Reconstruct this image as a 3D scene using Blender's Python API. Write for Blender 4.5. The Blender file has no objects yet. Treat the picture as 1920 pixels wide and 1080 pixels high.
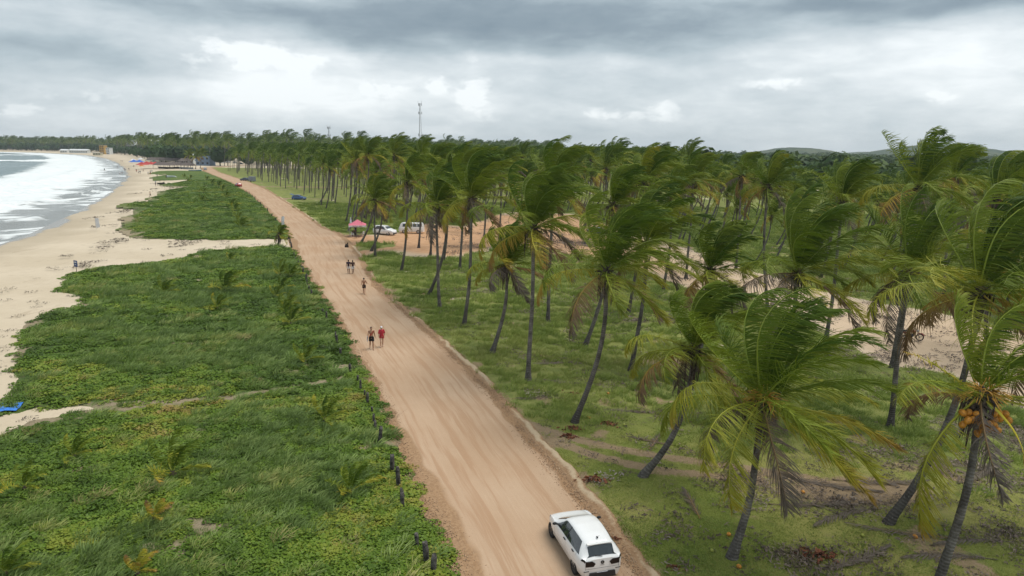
import bpy, math, random
import numpy as np
from mathutils import Matrix, Vector, Euler
R = math.radians
HAZE_DENSITY = .00013
rng = np.random.default_rng(7)
random.seed(7)
scene = bpy.context.scene
COL = scene.collection

# ------------------------------------------------------------------ camera
CAM_H = 15.5
PITCH, ROLL, FPX = 11.37, 0.77, 1300.0
CAM_ROT = (Matrix.Rotation(R(90 - PITCH), 3, 'X') @ Matrix.Rotation(R(ROLL), 3, 'Z'))
cam = bpy.data.cameras.new('camera')
cam.sensor_width = 36.0
cam.lens = 36.0 * FPX / 1920.0
cam.clip_start = 0.5
cam.clip_end = 20000.0
camo = bpy.data.objects.new('camera', cam)
COL.objects.link(camo)
camo.matrix_world = Matrix.Translation((0, 0, CAM_H)) @ CAM_ROT.to_4x4()
scene.camera = camo

# ------------------------------------------------------------------ exposure
scene.view_settings.view_transform = 'Standard'
scene.view_settings.look = 'None'
scene.view_settings.exposure = 0.36
scene.view_settings.gamma = 1.0
scene.view_settings.use_curve_mapping = False

# ------------------------------------------------------------------ node helper
class NT:
    def __init__(s, tree):
        s.t = tree; s.n = tree.nodes; s.l = tree.links
        s.n.clear()
    def new(s, typ, **kw):
        nd = s.n.new(typ)
        for k, v in kw.items(): setattr(nd, k, v)
        return nd
    def put(s, sock, v):
        if isinstance(v, bpy.types.NodeSocket): s.l.new(v, sock)
        elif v is not None:
            if isinstance(v, (tuple, list)) and len(v) == 3 and sock.type == 'RGBA': v = (*v, 1)
            sock.default_value = v
    def m(s, op, a, b=None, c=None, clamp=False):
        nd = s.new('ShaderNodeMath', operation=op, use_clamp=clamp)
        s.put(nd.inputs[0], a)
        if b is not None: s.put(nd.inputs[1], b)
        if c is not None: s.put(nd.inputs[2], c)
        return nd.outputs[0]
    def vm(s, op, a, b=None, scale=None):
        nd = s.new('ShaderNodeVectorMath', operation=op)
        s.put(nd.inputs[0], a)
        if b is not None: s.put(nd.inputs[1], b)
        if scale is not None: s.put(nd.inputs['Scale'], scale)
        return nd.outputs['Vector']
    def noise(s, vec, scale, detail=4, rough=.55, dist=0.0, out='Fac', dims='3D'):
        nd = s.new('ShaderNodeTexNoise', noise_dimensions=dims)
        if vec is not None: s.put(nd.inputs['Vector'], vec)
        nd.inputs['Scale'].default_value = scale
        nd.inputs['Detail'].default_value = detail
        nd.inputs['Roughness'].default_value = rough
        nd.inputs['Distortion'].default_value = dist
        return nd.outputs[out]
    def mixc(s, f, a, b, typ='MIX'):
        nd = s.new('ShaderNodeMix', data_type='RGBA', blend_type=typ, clamp_factor=True)
        s.put(nd.inputs[0], f); s.put(nd.inputs[6], a); s.put(nd.inputs[7], b)
        return nd.outputs[2]
    def mapr(s, v, a, b, c=0.0, d=1.0, smooth=True):
        nd = s.new('ShaderNodeMapRange', interpolation_type='SMOOTHSTEP' if smooth else 'LINEAR')
        s.put(nd.inputs[0], v); s.put(nd.inputs[1], a); s.put(nd.inputs[2], b); s.put(nd.inputs[3], c); s.put(nd.inputs[4], d)
        return nd.outputs[0]
    def ramp(s, v, stops):
        nd = s.new('ShaderNodeValToRGB')
        el = nd.color_ramp.elements
        while len(el) < len(stops): el.new(0.5)
        for e, (p, c) in zip(el, stops):
            e.position = p; e.color = (*c, 1)
        s.put(nd.inputs[0], v)
        return nd.outputs[0]
    def attr(s, name, typ='GEOMETRY', out='Fac'):
        nd = s.new('ShaderNodeAttribute', attribute_type=typ, attribute_name=name)
        return nd.outputs[out]
    def bump(s, h, strength=.5, dist=.1):
        nd = s.new('ShaderNodeBump')
        nd.inputs['Strength'].default_value = strength
        nd.inputs['Distance'].default_value = dist
        s.put(nd.inputs['Height'], h)
        return nd.outputs[0]
    def scalev(s, vec, sx, sy, sz):
        return s.vm('MULTIPLY', vec, (sx, sy, sz))

# ------------------------------------------------------------------ world: overcast tropical sky, clouds by direction
world = bpy.data.worlds.new('World')
scene.world = world
world.use_nodes = True
w = NT(world.node_tree)
SUN_EL, SUN_AZ = 69.0, 80.0      # azimuth clockwise from +Y (the view direction)
sky = w.new('ShaderNodeTexSky', sky_type='NISHITA')
sky.sun_disc = False
sky.sun_elevation = R(SUN_EL); sky.sun_rotation = R(SUN_AZ)
bg1 = w.new('ShaderNodeBackground'); w.put(bg1.inputs[0], sky.outputs[0]); bg1.inputs[1].default_value = 0.08
tc = w.new('ShaderNodeTexCoord').outputs['Generated']
sep = w.new('ShaderNodeSeparateXYZ'); w.put(sep.inputs[0], tc)
X, Y, Z = sep.outputs
az = w.m('MULTIPLY', w.m('ARCTAN2', X, Y), 57.2958)
el = w.m('MULTIPLY', w.m('ARCSINE', Z), 57.2958)
cmb = w.new('ShaderNodeCombineXYZ'); w.put(cmb.inputs[0], w.m('MULTIPLY', az, .05)); w.put(cmb.inputs[1], w.m('MULTIPLY', el, .13))
uv = cmb.outputs[0]
# warp so that nothing in the cloud layout stays a plain ellipse
wn = w.new('ShaderNodeTexNoise'); w.put(wn.inputs['Vector'], uv); wn.inputs['Scale'].default_value = 1.4; wn.inputs['Detail'].default_value = 6
wsep = w.new('ShaderNodeSeparateColor'); w.put(wsep.inputs[0], wn.outputs['Color'])
azw = w.m('ADD', az, w.m('MULTIPLY', w.m('SUBTRACT', wsep.outputs[0], .5), 16.0))
elw = w.m('ADD', el, w.m('MULTIPLY', w.m('SUBTRACT', wsep.outputs[1], .5), 4.2))
def sky_dir(px, py):
    v = CAM_ROT @ Vector(((px - 960) / FPX, -(py - 540) / FPX, -1)).normalized()
    return math.degrees(math.atan2(v.x, v.y)), math.degrees(math.asin(v.z))
blobs = [  # px, py, rx, ry, amount
    (250, 112, 330, 26, -.19), (1080, 58, 430, 46, -.33), (620, 82, 110, 22, -.20), (420, 14, 300, 26, -.17), (840, 14, 160, 40, -.18),
    (1130, 10, 330, 30, -.14), (1560, -6, 140, 16, -.34), (1850, -2, 150, 26, -.42), (20, 190, 130, 12, -.10), (560, 40, 300, 30, -.10),
    (60, 40, 120, 30, -.08), (1250, 165, 400, 22, -.05), (1900, 250, 300, 30, -.05),
    (500, 135, 130, 50, .24), (450, 95, 70, 20, .10), (885, 165, 26, 40, .07), (905, 198, 44, 12, .07), (700, 168, 170, 42, .10), (820, 160, 40, 16, .08),
    (1500, 110, 260, 60, .13), (1840, 140, 150, 80, .15), (700, 190, 200, 30, .08), (1120, 215, 26, 12, .10), (1240, 206, 18, 14, .10), (1450, 158, 60, 12, .08),
    (1130, 118, 50, 18, .10), (960, 110, 70, 10, .10), (60, 204, 80, 10, .07), (640, 120, 120, 14, .08), (1750, 185, 30, 14, .08)]
tot = None
for px, py, rx, ry, a in blobs:
    a0, e0 = sky_dir(px, py)
    ra, re = rx / FPX * 57.3, ry / FPX * 57.3
    small = rx < 110
    azs = w.m('ADD', az, w.m('MULTIPLY', w.m('SUBTRACT', azw, az), .3 if small else 1.0))
    els = w.m('ADD', el, w.m('MULTIPLY', w.m('SUBTRACT', elw, el), .35 if small else 1.0))
    dx = w.m('DIVIDE', w.m('SUBTRACT', azs, a0), ra)
    dy = w.m('DIVIDE', w.m('SUBTRACT', els, e0), re)
    d2 = w.m('ADD', w.m('MULTIPLY', dx, dx), w.m('MULTIPLY', dy, dy))
    g = w.m('MULTIPLY', w.m('EXPONENT', w.m('MULTIPLY', d2, -1.0)), a)
    tot = g if tot is None else w.m('ADD', tot, g)
f1 = w.noise(uv, 1.5, 7, .50, .5)
f2 = w.noise(w.vm('ADD', w.vm('MULTIPLY', uv, (1.0, 1.6, 1)), (3.1, 7.7, 0)), 4.0, 6, .52, .5)
fb = w.m('ADD', w.m('MULTIPLY', w.m('SUBTRACT', f1, .5), .34), w.m('MULTIPLY', w.m('SUBTRACT', f2, .5), .20))
base = w.m('ADD', w.mapr(el, 10.0, 24.0, .78, .58), w.m('ADD', tot, fb))
# heaped cumulus tops with crisp sunlit edges, standing where the cloud deck opens
cu = w.noise(w.vm('ADD', w.vm('MULTIPLY', uv, (2.4, 1.5, 1)), (9.3, 2.4, 0)), 2.0, 10, .62, .15)
cmask = None
for px, py, rx, ry, a in [(890, 168, 34, 48, 1.0), (925, 212, 45, 16, .9), (820, 158, 26, 18, .8), (655, 160, 90, 24, .9), (540, 140, 70, 50, 1.0), (450, 110, 90, 34, .9), (1125, 214, 50, 16, 1.0), (1240, 208, 36, 20, 1.0), (1180, 216, 60, 10, .7), (1455, 157, 50, 13, .8), (1130, 120, 30, 26, .7), (1752, 188, 28, 14, .8), (180, 200, 120, 34, .5), (60, 205, 70, 14, .8), (250, 215, 130, 20, .5)]:
    a0, e0 = sky_dir(px, py)
    dx = w.m('DIVIDE', w.m('SUBTRACT', az, a0), rx / FPX * 57.3); dy = w.m('DIVIDE', w.m('SUBTRACT', el, e0), ry / FPX * 57.3)
    g = w.m('MULTIPLY', w.m('EXPONENT', w.m('MULTIPLY', w.m('ADD', w.m('MULTIPLY', dx, dx), w.m('MULTIPLY', dy, dy)), -1.0)), a)
    cmask = g if cmask is None else w.m('MAXIMUM', cmask, g)
cshape = w.mapr(w.m('ADD', w.m('MULTIPLY', cmask, .42), w.m('MULTIPLY', w.m('SUBTRACT', cu, .5), 2.4)), .20, .46)
base = w.m('ADD', base, w.m('MULTIPLY', w.m('MULTIPLY', cshape, w.mapr(cmask, .05, .5)), .13))
shd = w.noise(w.vm('ADD', w.vm('MULTIPLY', uv, (2.0, 2.2, 1)), (1.3, 5.4, 0)), 3.4, 10, .64, .3)
base = w.m('ADD', base, w.m('MULTIPLY', w.m('SUBTRACT', shd, .5), .24))
tone = w.m('MAXIMUM', base, .12)
ccol = w.ramp(tone, [(0.10, (.13, .185, .23)), (.42, (.245, .305, .35)), (.62, (.385, .455, .495)), (.80, (.565, .62, .65)), (1.0, (.80, .84, .855))])
bg2 = w.new('ShaderNodeBackground'); w.put(bg2.inputs[0], ccol); bg2.inputs[1].default_value = 1.0
mx = w.new('ShaderNodeMixShader'); mx.inputs[0].default_value = 0.94
w.l.new(bg1.outputs[0], mx.inputs[1]); w.l.new(bg2.outputs[0], mx.inputs[2])
wo = w.new('ShaderNodeOutputWorld'); w.l.new(mx.outputs[0], wo.inputs[0])

# ------------------------------------------------------------------ sun behind thin cloud
sl = bpy.data.lights.new('sun', 'SUN')
sl.energy = 2.5; sl.angle = R(38); sl.color = (1.0, .95, .87)
so = bpy.data.objects.new('sun', sl); COL.objects.link(so)
sdir = Vector((math.sin(R(SUN_AZ)) * math.cos(R(SUN_EL)), math.cos(R(SUN_AZ)) * math.cos(R(SUN_EL)), math.sin(R(SUN_EL))))
so.rotation_euler = sdir.to_track_quat('Z', 'Y').to_euler()
so.location = (0, 0, 60)

# ------------------------------------------------------------------ measuring helpers
def ray(px, py):
    return CAM_ROT @ Vector(((px - 960) / FPX, -(py - 540) / FPX, -1))
def G(px, py, z=0.0):
    v = ray(px, py)
    t = (z - CAM_H) / v.z
    return Vector((v.x * t, v.y * t, z))
def at_depth(px, py, y):
    v = ray(px, py); t = y / v.y
    return Vector((v.x * t, y, CAM_H + v.z * t))
def GP(pts, z=0.0):
    out = []
    for p in pts:
        if len(p) == 3: out.append((p[1], p[2]))        # ('w', x, y): already metres
        else:
            g = G(p[0], p[1], z); out.append((g.x, g.y))
    return np.array(out)

def _h(ix, iy, seed):
    n = (ix.astype(np.int64) * 374761393 + iy.astype(np.int64) * 668265263 + seed * 1442695041) & 0x7fffffff
    n = ((n ^ (n >> 13)) * 1274126177) & 0x7fffffff
    return ((n ^ (n >> 16)) & 0xffff) / 65535.0
def vnoise(x, y, s=1.0, seed=0, octv=3):
    x = np.asarray(x, float); y = np.asarray(y, float)
    tot = 0; amp = 1; norm = 0
    for o in range(octv):
        xs, ys = x / s, y / s
        ix, iy = np.floor(xs), np.floor(ys)
        fx, fy = xs - ix, ys - iy
        fx = fx * fx * (3 - 2 * fx); fy = fy * fy * (3 - 2 * fy)
        a = _h(ix, iy, seed + o); b = _h(ix + 1, iy, seed + o); c = _h(ix, iy + 1, seed + o); d = _h(ix + 1, iy + 1, seed + o)
        tot = tot + amp * ((a * (1 - fx) + b * fx) * (1 - fy) + (c * (1 - fx) + d * fx) * fy)
        norm += amp; amp *= .5; s = s / 2.03
    return tot / norm - .5
def sdf(px, py, poly):
    """signed distance to a polygon, positive inside"""
    px = np.asarray(px, float); py = np.asarray(py, float)
    d2 = np.full(px.shape, 1e18); inside = np.zeros(px.shape, bool)
    n = len(poly)
    for i in range(n):
        x1, y1 = poly[i]; x2, y2 = poly[(i + 1) % n]
        ex, ey = x2 - x1, y2 - y1
        L = ex * ex + ey * ey + 1e-12
        t = np.clip(((px - x1) * ex + (py - y1) * ey) / L, 0, 1)
        d2 = np.minimum(d2, (px - x1 - t * ex) ** 2 + (py - y1 - t * ey) ** 2)
        c = ((y1 > py) != (y2 > py)) & (px < (x2 - x1) * (py - y1) / (y2 - y1 + 1e-12) + x1)
        inside ^= c
    d = np.sqrt(d2)
    return np.where(inside, d, -d)
def line_dist(px, py, pts):
    px = np.asarray(px, float); py = np.asarray(py, float)
    d2 = np.full(px.shape, 1e18)
    for i in range(len(pts) - 1):
        x1, y1 = pts[i]; x2, y2 = pts[i + 1]
        ex, ey = x2 - x1, y2 - y1; L = ex * ex + ey * ey + 1e-12
        t = np.clip(((px - x1) * ex + (py - y1) * ey) / L, 0, 1)
        d2 = np.minimum(d2, (px - x1 - t * ex) ** 2 + (py - y1 - t * ey) ** 2)
    return np.sqrt(d2)
def sstep(a, b, x):
    t = np.clip((x - a) / (b - a), 0, 1); return t * t * (3 - 2 * t)

# ------------------------------------------------------------------ object helpers
def mesh_np(name, V, F, mats=(), fm=None, smooth=False, attrs=None):
    """V (n,3); F (m,k) int array or list of lists"""
    me = bpy.data.meshes.new(name)
    V = np.asarray(V, dtype=np.float32)
    if isinstance(F, np.ndarray):
        m, k = F.shape
        me.vertices.add(len(V)); me.vertices.foreach_set('co', V.ravel())
        me.loops.add(m * k); me.loops.foreach_set('vertex_index', F.astype(np.int32).ravel())
        me.polygons.add(m); me.polygons.foreach_set('loop_start', np.arange(0, m * k, k, dtype=np.int32))
        me.update(calc_edges=True)
    else:
        me.from_pydata(V.tolist(), [], F)
    for mt in mats: me.materials.append(mt)
    if fm is not None: me.polygons.foreach_set('material_index', np.asarray(fm, dtype=np.int32))
    if smooth: me.polygons.foreach_set('use_smooth', np.ones(len(me.polygons), bool))
    if attrs:
        for k2, v in attrs.items():
            at = me.attributes.new(k2, 'FLOAT', 'POINT'); at.data.foreach_set('value', np.asarray(v, dtype=np.float32))
    me.update()
    return me
def ob(name, me, parent=None, loc=(0, 0, 0), rot=(0, 0, 0), scale=(1, 1, 1)):
    o = bpy.data.objects.new(name, me); COL.objects.link(o)
    o.location = loc; o.rotation_euler = rot; o.scale = scale
    if parent is not None:
        o.parent = parent; CH.setdefault(parent.name, []).append(o)
    return o
CH = {}
def tag(o, label=None, cat=None, group=None, kind=None):
    if label: o['label'] = label
    if cat: o['category'] = cat
    if group: o['group'] = group
    if kind: o['kind'] = kind
    return o
def empty(name, loc=(0, 0, 0), rz=0.0, s=1.0):
    o = bpy.data.objects.new(name, None); COL.objects.link(o)
    o.location = loc; o.rotation_euler = (0, 0, rz); o.scale = (s, s, s); o.empty_display_size = .3
    return o
def copy_tree(o, parent=None):
    c = o.copy(); COL.objects.link(c)
    if parent is not None:
        c.parent = parent; CH.setdefault(parent.name, []).append(c)
    for ch in CH.get(o.name, []): copy_tree(ch, c)
    return c

class MB:
    """collects simple solids into one mesh"""
    def __init__(s): s.V = []; s.F = []; s.n = 0; s.M = []
    def add(s, V, F, mi=0):
        V = [tuple(v) for v in V]
        s.V += V; s.F += [[i + s.n for i in f] for f in F]; s.M += [mi] * len(F); s.n += len(V)
    def box(s, c, d, rot=None, mi=0, taper=1.0):
        hx, hy, hz = d[0] / 2, d[1] / 2, d[2] / 2
        V = []
        for z in (-1, 1):
            k = taper if z > 0 else 1
            for x, y in ((-1, -1), (1, -1), (1, 1), (-1, 1)):
                p = Vector((x * hx * k, y * hy * k, z * hz))
                if rot is not None: p = rot @ p
                V.append(p + Vector(c))
        s.add(V, [[3, 2, 1, 0], [4, 5, 6, 7], [0, 1, 5, 4], [1, 2, 6, 5], [2, 3, 7, 6], [3, 0, 4, 7]], mi)
    def tube(s, pts, rads, n=8, caps=True, mi=0):
        pts = [Vector(p) for p in pts]
        if not hasattr(rads, '__len__'): rads = [rads] * len(pts)
        rings = []; up = None
        for i, p in enumerate(pts):
            d = (pts[min(i + 1, len(pts) - 1)] - pts[max(i - 1, 0)]).normalized()
            if up is None: up = Vector((1, 0, 0)) if abs(d.x) < .8 else Vector((0, 1, 0))
            a = d.cross(up).normalized(); b = d.cross(a).normalized(); up = -b if False else up
            rings.append([p + (a * math.cos(t) + b * math.sin(t)) * rads[i] for t in [2 * math.pi * k / n for k in range(n)]])
        V = [v for r in rings for v in r]; F = []
        for i in range(len(pts) - 1):
            for k in range(n):
                k2 = (k + 1) % n
                F.append([i * n + k2, i * n + k, (i + 1) * n + k, (i + 1) * n + k2])
        if caps:
            F.append([k for k in range(n)]); F.append([(len(pts) - 1) * n + k for k in range(n)][::-1])
        s.add(V, F, mi)
    def disc_ring(s, c, axis_rot, r0, r1, wd, n=20, mi=0):
        """ring (tyre like) about local Y"""
        V = []; F = []
        prof = [(r0, -wd / 2), (r1 * .97, -wd / 2), (r1, -wd / 3), (r1, wd / 3), (r1 * .97, wd / 2), (r0, wd / 2)]
        m = len(prof)
        for k in range(n):
            t = 2 * math.pi * k / n
            for r, y in prof:
                p = Vector((math.cos(t) * r, y, math.sin(t) * r))
                if axis_rot is not None: p = axis_rot @ p
                V.append(p + Vector(c))
        for k in range(n):
            k2 = (k + 1) % n
            for j in range(m):
                j2 = (j + 1) % m
                F.append([k * m + j, k * m + j2, k2 * m + j2, k2 * m + j])
        s.add(V, F, mi)
    def ball(s, c, r, n=8, m=6, mi=0, rot=None):
        if not hasattr(r, '__len__'): r = (r, r, r)
        V = [(0, 0, r[2])]
        for i in range(1, m):
            ph = math.pi * i / m
            for k in range(n):
                t = 2 * math.pi * k / n
                V.append((r[0] * math.sin(ph) * math.cos(t), r[1] * math.sin(ph) * math.sin(t), r[2] * math.cos(ph)))
        V.append((0, 0, -r[2]))
        F = [[0, 1 + k, 1 + (k + 1) % n] for k in range(n)]
        for i in range(m - 2):
            for k in range(n):
                a = 1 + i * n
                F.append([a + k, a + n + k, a + n + (k + 1) % n, a + (k + 1) % n])
        last = 1 + (m - 1) * n; a = 1 + (m - 2) * n
        F += [[last, a + (k + 1) % n, a + k] for k in range(n)]
        V = [Vector(v) for v in V]
        if rot is not None: V = [rot @ v for v in V]
        s.add([v + Vector(c) for v in V], F, mi)
    def mesh(s, name, mats, smooth=False):
        me = bpy.data.meshes.new(name); me.from_pydata(s.V, [], s.F)
        for m in (mats if isinstance(mats, (list, tuple)) else [mats]): me.materials.append(m)
        me.polygons.foreach_set('material_index', s.M)
        if smooth: me.polygons.foreach_set('use_smooth', [True] * len(s.F))
        me.update(); return me
    def build(s, name, mats, parent=None, smooth=False, **kw):
        return ob(name, s.mesh(name, mats, smooth), parent, **kw)

# ================================================================== materials
def newmat(name):
    m = bpy.data.materials.new(name); m.use_nodes = True
    return m, NT(m.node_tree)
def finish(nt, bsdf):
    o = nt.new('ShaderNodeOutputMaterial'); nt.l.new(bsdf, o.inputs[0])
def princ(nt, col, rough=.8, normal=None, metal=0.0, spec=.3, coat=0.0):
    p = nt.new('ShaderNodeBsdfPrincipled')
    nt.put(p.inputs['Base Color'], col); nt.put(p.inputs['Roughness'], rough); nt.put(p.inputs['Metallic'], metal)
    nt.put(p.inputs['Specular IOR Level'], spec); nt.put(p.inputs['Coat Weight'], coat)
    if normal is not None: nt.put(p.inputs['Normal'], normal)
    return p.outputs[0]
MATS = {}
def simple(name, col, rough=.6, metal=0.0, spec=.4, coat=0.0, vary=.12, nscale=6.0, bump=0.0):
    if name in MATS: return MATS[name]
    m, nt = newmat(name)
    co = nt.new('ShaderNodeTexCoord').outputs['Object']
    n = nt.noise(co, nscale, 5)
    dark = tuple(c * (1 - vary * 1.6) for c in col); lite = tuple(min(1, c * (1 + vary)) for c in col)
    c = nt.mixc(nt.mapr(n, .3, .7), dark, lite)
    nrm = nt.bump(nt.noise(co, nscale * 4, 4), bump, .02) if bump else None
    finish(nt, princ(nt, c, rough, nrm, metal, spec, coat))
    MATS[name] = m; return m
def geo(nt): return nt.new('ShaderNodeNewGeometry').outputs['Position']

def make_sand():
    m, nt = newmat('beach_sand'); p = geo(nt)
    big = nt.noise(p, .06, 5, .6); mid = nt.noise(p, .9, 6, .65); fine = nt.noise(p, 9, 4, .7)
    c = nt.mixc(nt.mapr(big, .35, .65), (.50, .415, .30), (.57, .48, .36))
    c = nt.mixc(nt.m('MULTIPLY', nt.mapr(mid, .5, .75), .45), c, (.38, .30, .215))
    c = nt.mixc(nt.m('MULTIPLY', nt.mapr(fine, .55, .8), .35), c, (.28, .22, .15))
    # streaks of dark wrack and faint tracks along the beach
    q = nt.scalev(p, .22, .05, .2)
    wr = nt.noise(q, 3.0, 6, .7, .8)
    c = nt.mixc(nt.m('MULTIPLY', nt.mapr(wr, .60, .66), .35), c, (.33, .255, .17))
    o = nt.attr('orange')
    oc = nt.mixc(nt.mapr(mid, .35, .65), (.42, .235, .12), (.53, .32, .185))
    oc = nt.mixc(nt.m('MULTIPLY', nt.mapr(fine, .52, .75), .4), oc, (.25, .15, .09))
    c = nt.mixc(o, c, oc)
    lit = nt.attr('litter')
    ln = nt.noise(p, 3.2, 7, .75, .5)
    lf = nt.mapr(nt.m('ADD', ln, nt.m('MULTIPLY', lit, .35)), .62, .74)
    c = nt.mixc(nt.m('MULTIPLY', lf, nt.mapr(lit, .02, .2)), c, nt.mixc(fine, (.06, .045, .035), (.19, .155, .12)))
    d = nt.attr('shore')
    wet = nt.mapr(nt.m('ADD', d, nt.m('MULTIPLY', nt.m('SUBTRACT', big, .5), 10.0)), 2.2, .6)
    damp = nt.mapr(nt.m('ADD', d, nt.m('MULTIPLY', nt.m('SUBTRACT', big, .5), 12.0)), 12, 2)
    c = nt.mixc(nt.m('MULTIPLY', damp, .45), c, (.30, .245, .17))
    c = nt.mixc(nt.m('MULTIPLY', wet, .8), c, (.22, .20, .175))
    rough = nt.mapr(wet, 0, 1, .9, .12)
    nb = nt.bump(nt.m('ADD', nt.m('MULTIPLY', mid, .7), nt.m('MULTIPLY', fine, .3)), nt_s := 0.6, .12)
    finish(nt, princ(nt, c, rough, nb, spec=.35)); return m
def make_road():
    m, nt = newmat('dirt_road'); p = geo(nt)
    u = nt.attr('u'); s = nt.attr('s')
    cm = nt.new('ShaderNodeCombineXYZ'); nt.put(cm.inputs[0], nt.m('MULTIPLY', u, 7.5)); nt.put(cm.inputs[1], nt.m('MULTIPLY', s, .035))
    st = nt.noise(cm.outputs[0], 2.6, 8, .62, .25)
    st2 = nt.noise(nt.vm('MULTIPLY', cm.outputs[0], (2.2, 2.5, 1)), 3.5, 6, .65, .2)
    big = nt.noise(p, .16, 5, .6, .3); fine = nt.noise(p, 7, 6, .75); grit = nt.noise(p, 30, 3, .7)
    c = nt.mixc(nt.mapr(big, .30, .74), (.42, .285, .185), (.47, .335, .23))
    c = nt.mixc(nt.m('MULTIPLY', nt.mapr(st, .47, .60), .65), c, (.36, .22, .13))
    c = nt.mixc(nt.m('MULTIPLY', nt.mapr(st2, .50, .72), .28), c, (.56, .42, .30))
    c = nt.mixc(nt.m('MULTIPLY', nt.mapr(fine, .56, .74), .28), c, (.36, .22, .12))
    c = nt.mixc(nt.m('MULTIPLY', nt.mapr(grit, .6, .75), .25), c, (.27, .17, .10))
    e = nt.attr('edge')            # 1 on the loose brown shoulders
    en = nt.m('ADD', e, nt.m('MULTIPLY', nt.m('SUBTRACT', fine, .5), .5))
    sh = nt.mixc(nt.mapr(fine, .35, .65), (.23, .135, .07), (.36, .225, .125))
    c = nt.mixc(nt.m('MULTIPLY', nt.mapr(en, .35, .75), .8), c, sh)
    b = nt.attr('berm')
    c = nt.mixc(nt.m('MULTIPLY', nt.mapr(nt.m('ADD', b, nt.m('MULTIPLY', nt.m('SUBTRACT', fine, .5), .6)), .4, .8), .75), c, (.52, .42, .29))
    h = nt.m('ADD', nt.m('MULTIPLY', st, .5), nt.m('ADD', nt.m('MULTIPLY', fine, .35), nt.m('MULTIPLY', grit, .12)))
    finish(nt, princ(nt, c, .95, nt.bump(h, .55, .10), spec=.15)); return m
def make_dune_ground():
    m, nt = newmat('dune_ground'); p = geo(nt)
    big = nt.noise(p, .07, 5, .6, .4); mid = nt.noise(p, .45, 6, .65, .3); fine = nt.noise(p, 2.6, 6, .75); leaf = nt.noise(p, 8, 4, .8)
    c = nt.mixc(nt.mapr(big, .38, .62), (.09, .145, .03), (.155, .195, .04))
    c = nt.mixc(nt.m('MULTIPLY', nt.mapr(mid, .45, .62), .6), c, (.05, .105, .035))
    c = nt.mixc(nt.m('MULTIPLY', nt.mapr(mid, .47, .36), .55), c, (.125, .16, .03))
    c = nt.mixc(nt.mapr(fine, .48, .66), c, (.022, .045, .010))
    c = nt.mixc(nt.m('MULTIPLY', nt.mapr(leaf, .5, .7), .5), c, (.03, .05, .012))
    bare = nt.attr('bare')
    bn = nt.m('ADD', bare, nt.m('MULTIPLY', nt.m('SUBTRACT', mid, .5), 1.5))
    bn = nt.m('ADD', bn, nt.m('MULTIPLY', nt.m('SUBTRACT', fine, .5), .8))
    sandc = nt.mixc(fine, (.23, .185, .115), (.42, .34, .23))
    c = nt.mixc(nt.mapr(bn, .42, .8), c, sandc)
    h = nt.m('ADD', nt.m('MULTIPLY', fine, .6), nt.m('MULTIPLY', leaf, .4))
    finish(nt, princ(nt, c, .9, nt.bump(h, .9, .35), spec=.15)); return m
def make_grove_ground():
    m, nt = newmat('grove_ground'); p = geo(nt)
    big = nt.noise(p, .10, 5, .6, .4); mid = nt.noise(p, .55, 6, .65, .3); fine = nt.noise(p, 2.4, 7, .75, .2); leaf = nt.noise(p, 12, 4, .8)
    lawn = nt.mixc(nt.mapr(big, .40, .62), (.18, .215, .045), (.30, .285, .09))
    lawn = nt.mixc(nt.m('MULTIPLY', nt.mapr(mid, .5, .66), .6), lawn, (.085, .135, .022))
    lawn = nt.mixc(nt.m('MULTIPLY', nt.mapr(fine, .52, .70), .45), lawn, (.20, .185, .07))
    lawn = nt.mixc(nt.m('MULTIPLY', nt.mapr(leaf, .5, .72), .45), lawn, (.05, .06, .015))
    tall = nt.mixc(nt.mapr(mid, .4, .6), (.165, .195, .055), (.24, .255, .08))
    c = nt.mixc(nt.attr('tall'), lawn, tall)
    bare = nt.attr('bare')
    bn = nt.m('ADD', bare, nt.m('ADD', nt.m('MULTIPLY', nt.m('SUBTRACT', mid, .5), 1.0), nt.m('MULTIPLY', nt.m('SUBTRACT', fine, .5), .9)))
    soil = nt.mixc(fine, (.20, .145, .085), (.41, .30, .19))
    c = nt.mixc(nt.mapr(bn, .40, .72), c, soil)
    lit = nt.attr('litter')
    ln = nt.noise(p, 2.2, 8, .8, .6)
    lf = nt.mapr(nt.m('ADD', ln, nt.m('MULTIPLY', nt.m('SUBTRACT', lit, .45), .5)), .50, .62)
    lcol = nt.ramp(leaf, [(.35, (.035, .028, .022)), (.5, (.085, .066, .052)), (.62, (.16, .13, .105)), (.75, (.30, .26, .22))])
    c = nt.mixc(nt.m('MULTIPLY', lf, nt.m('MULTIPLY', nt.mapr(lit, .02, .25), .75)), c, lcol)
    h = nt.m('ADD', nt.m('MULTIPLY', fine, .6), nt.m('MULTIPLY', leaf, .3))
    finish(nt, princ(nt, c, .92, nt.bump(h, .8, .2), spec=.12)); return m
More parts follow.
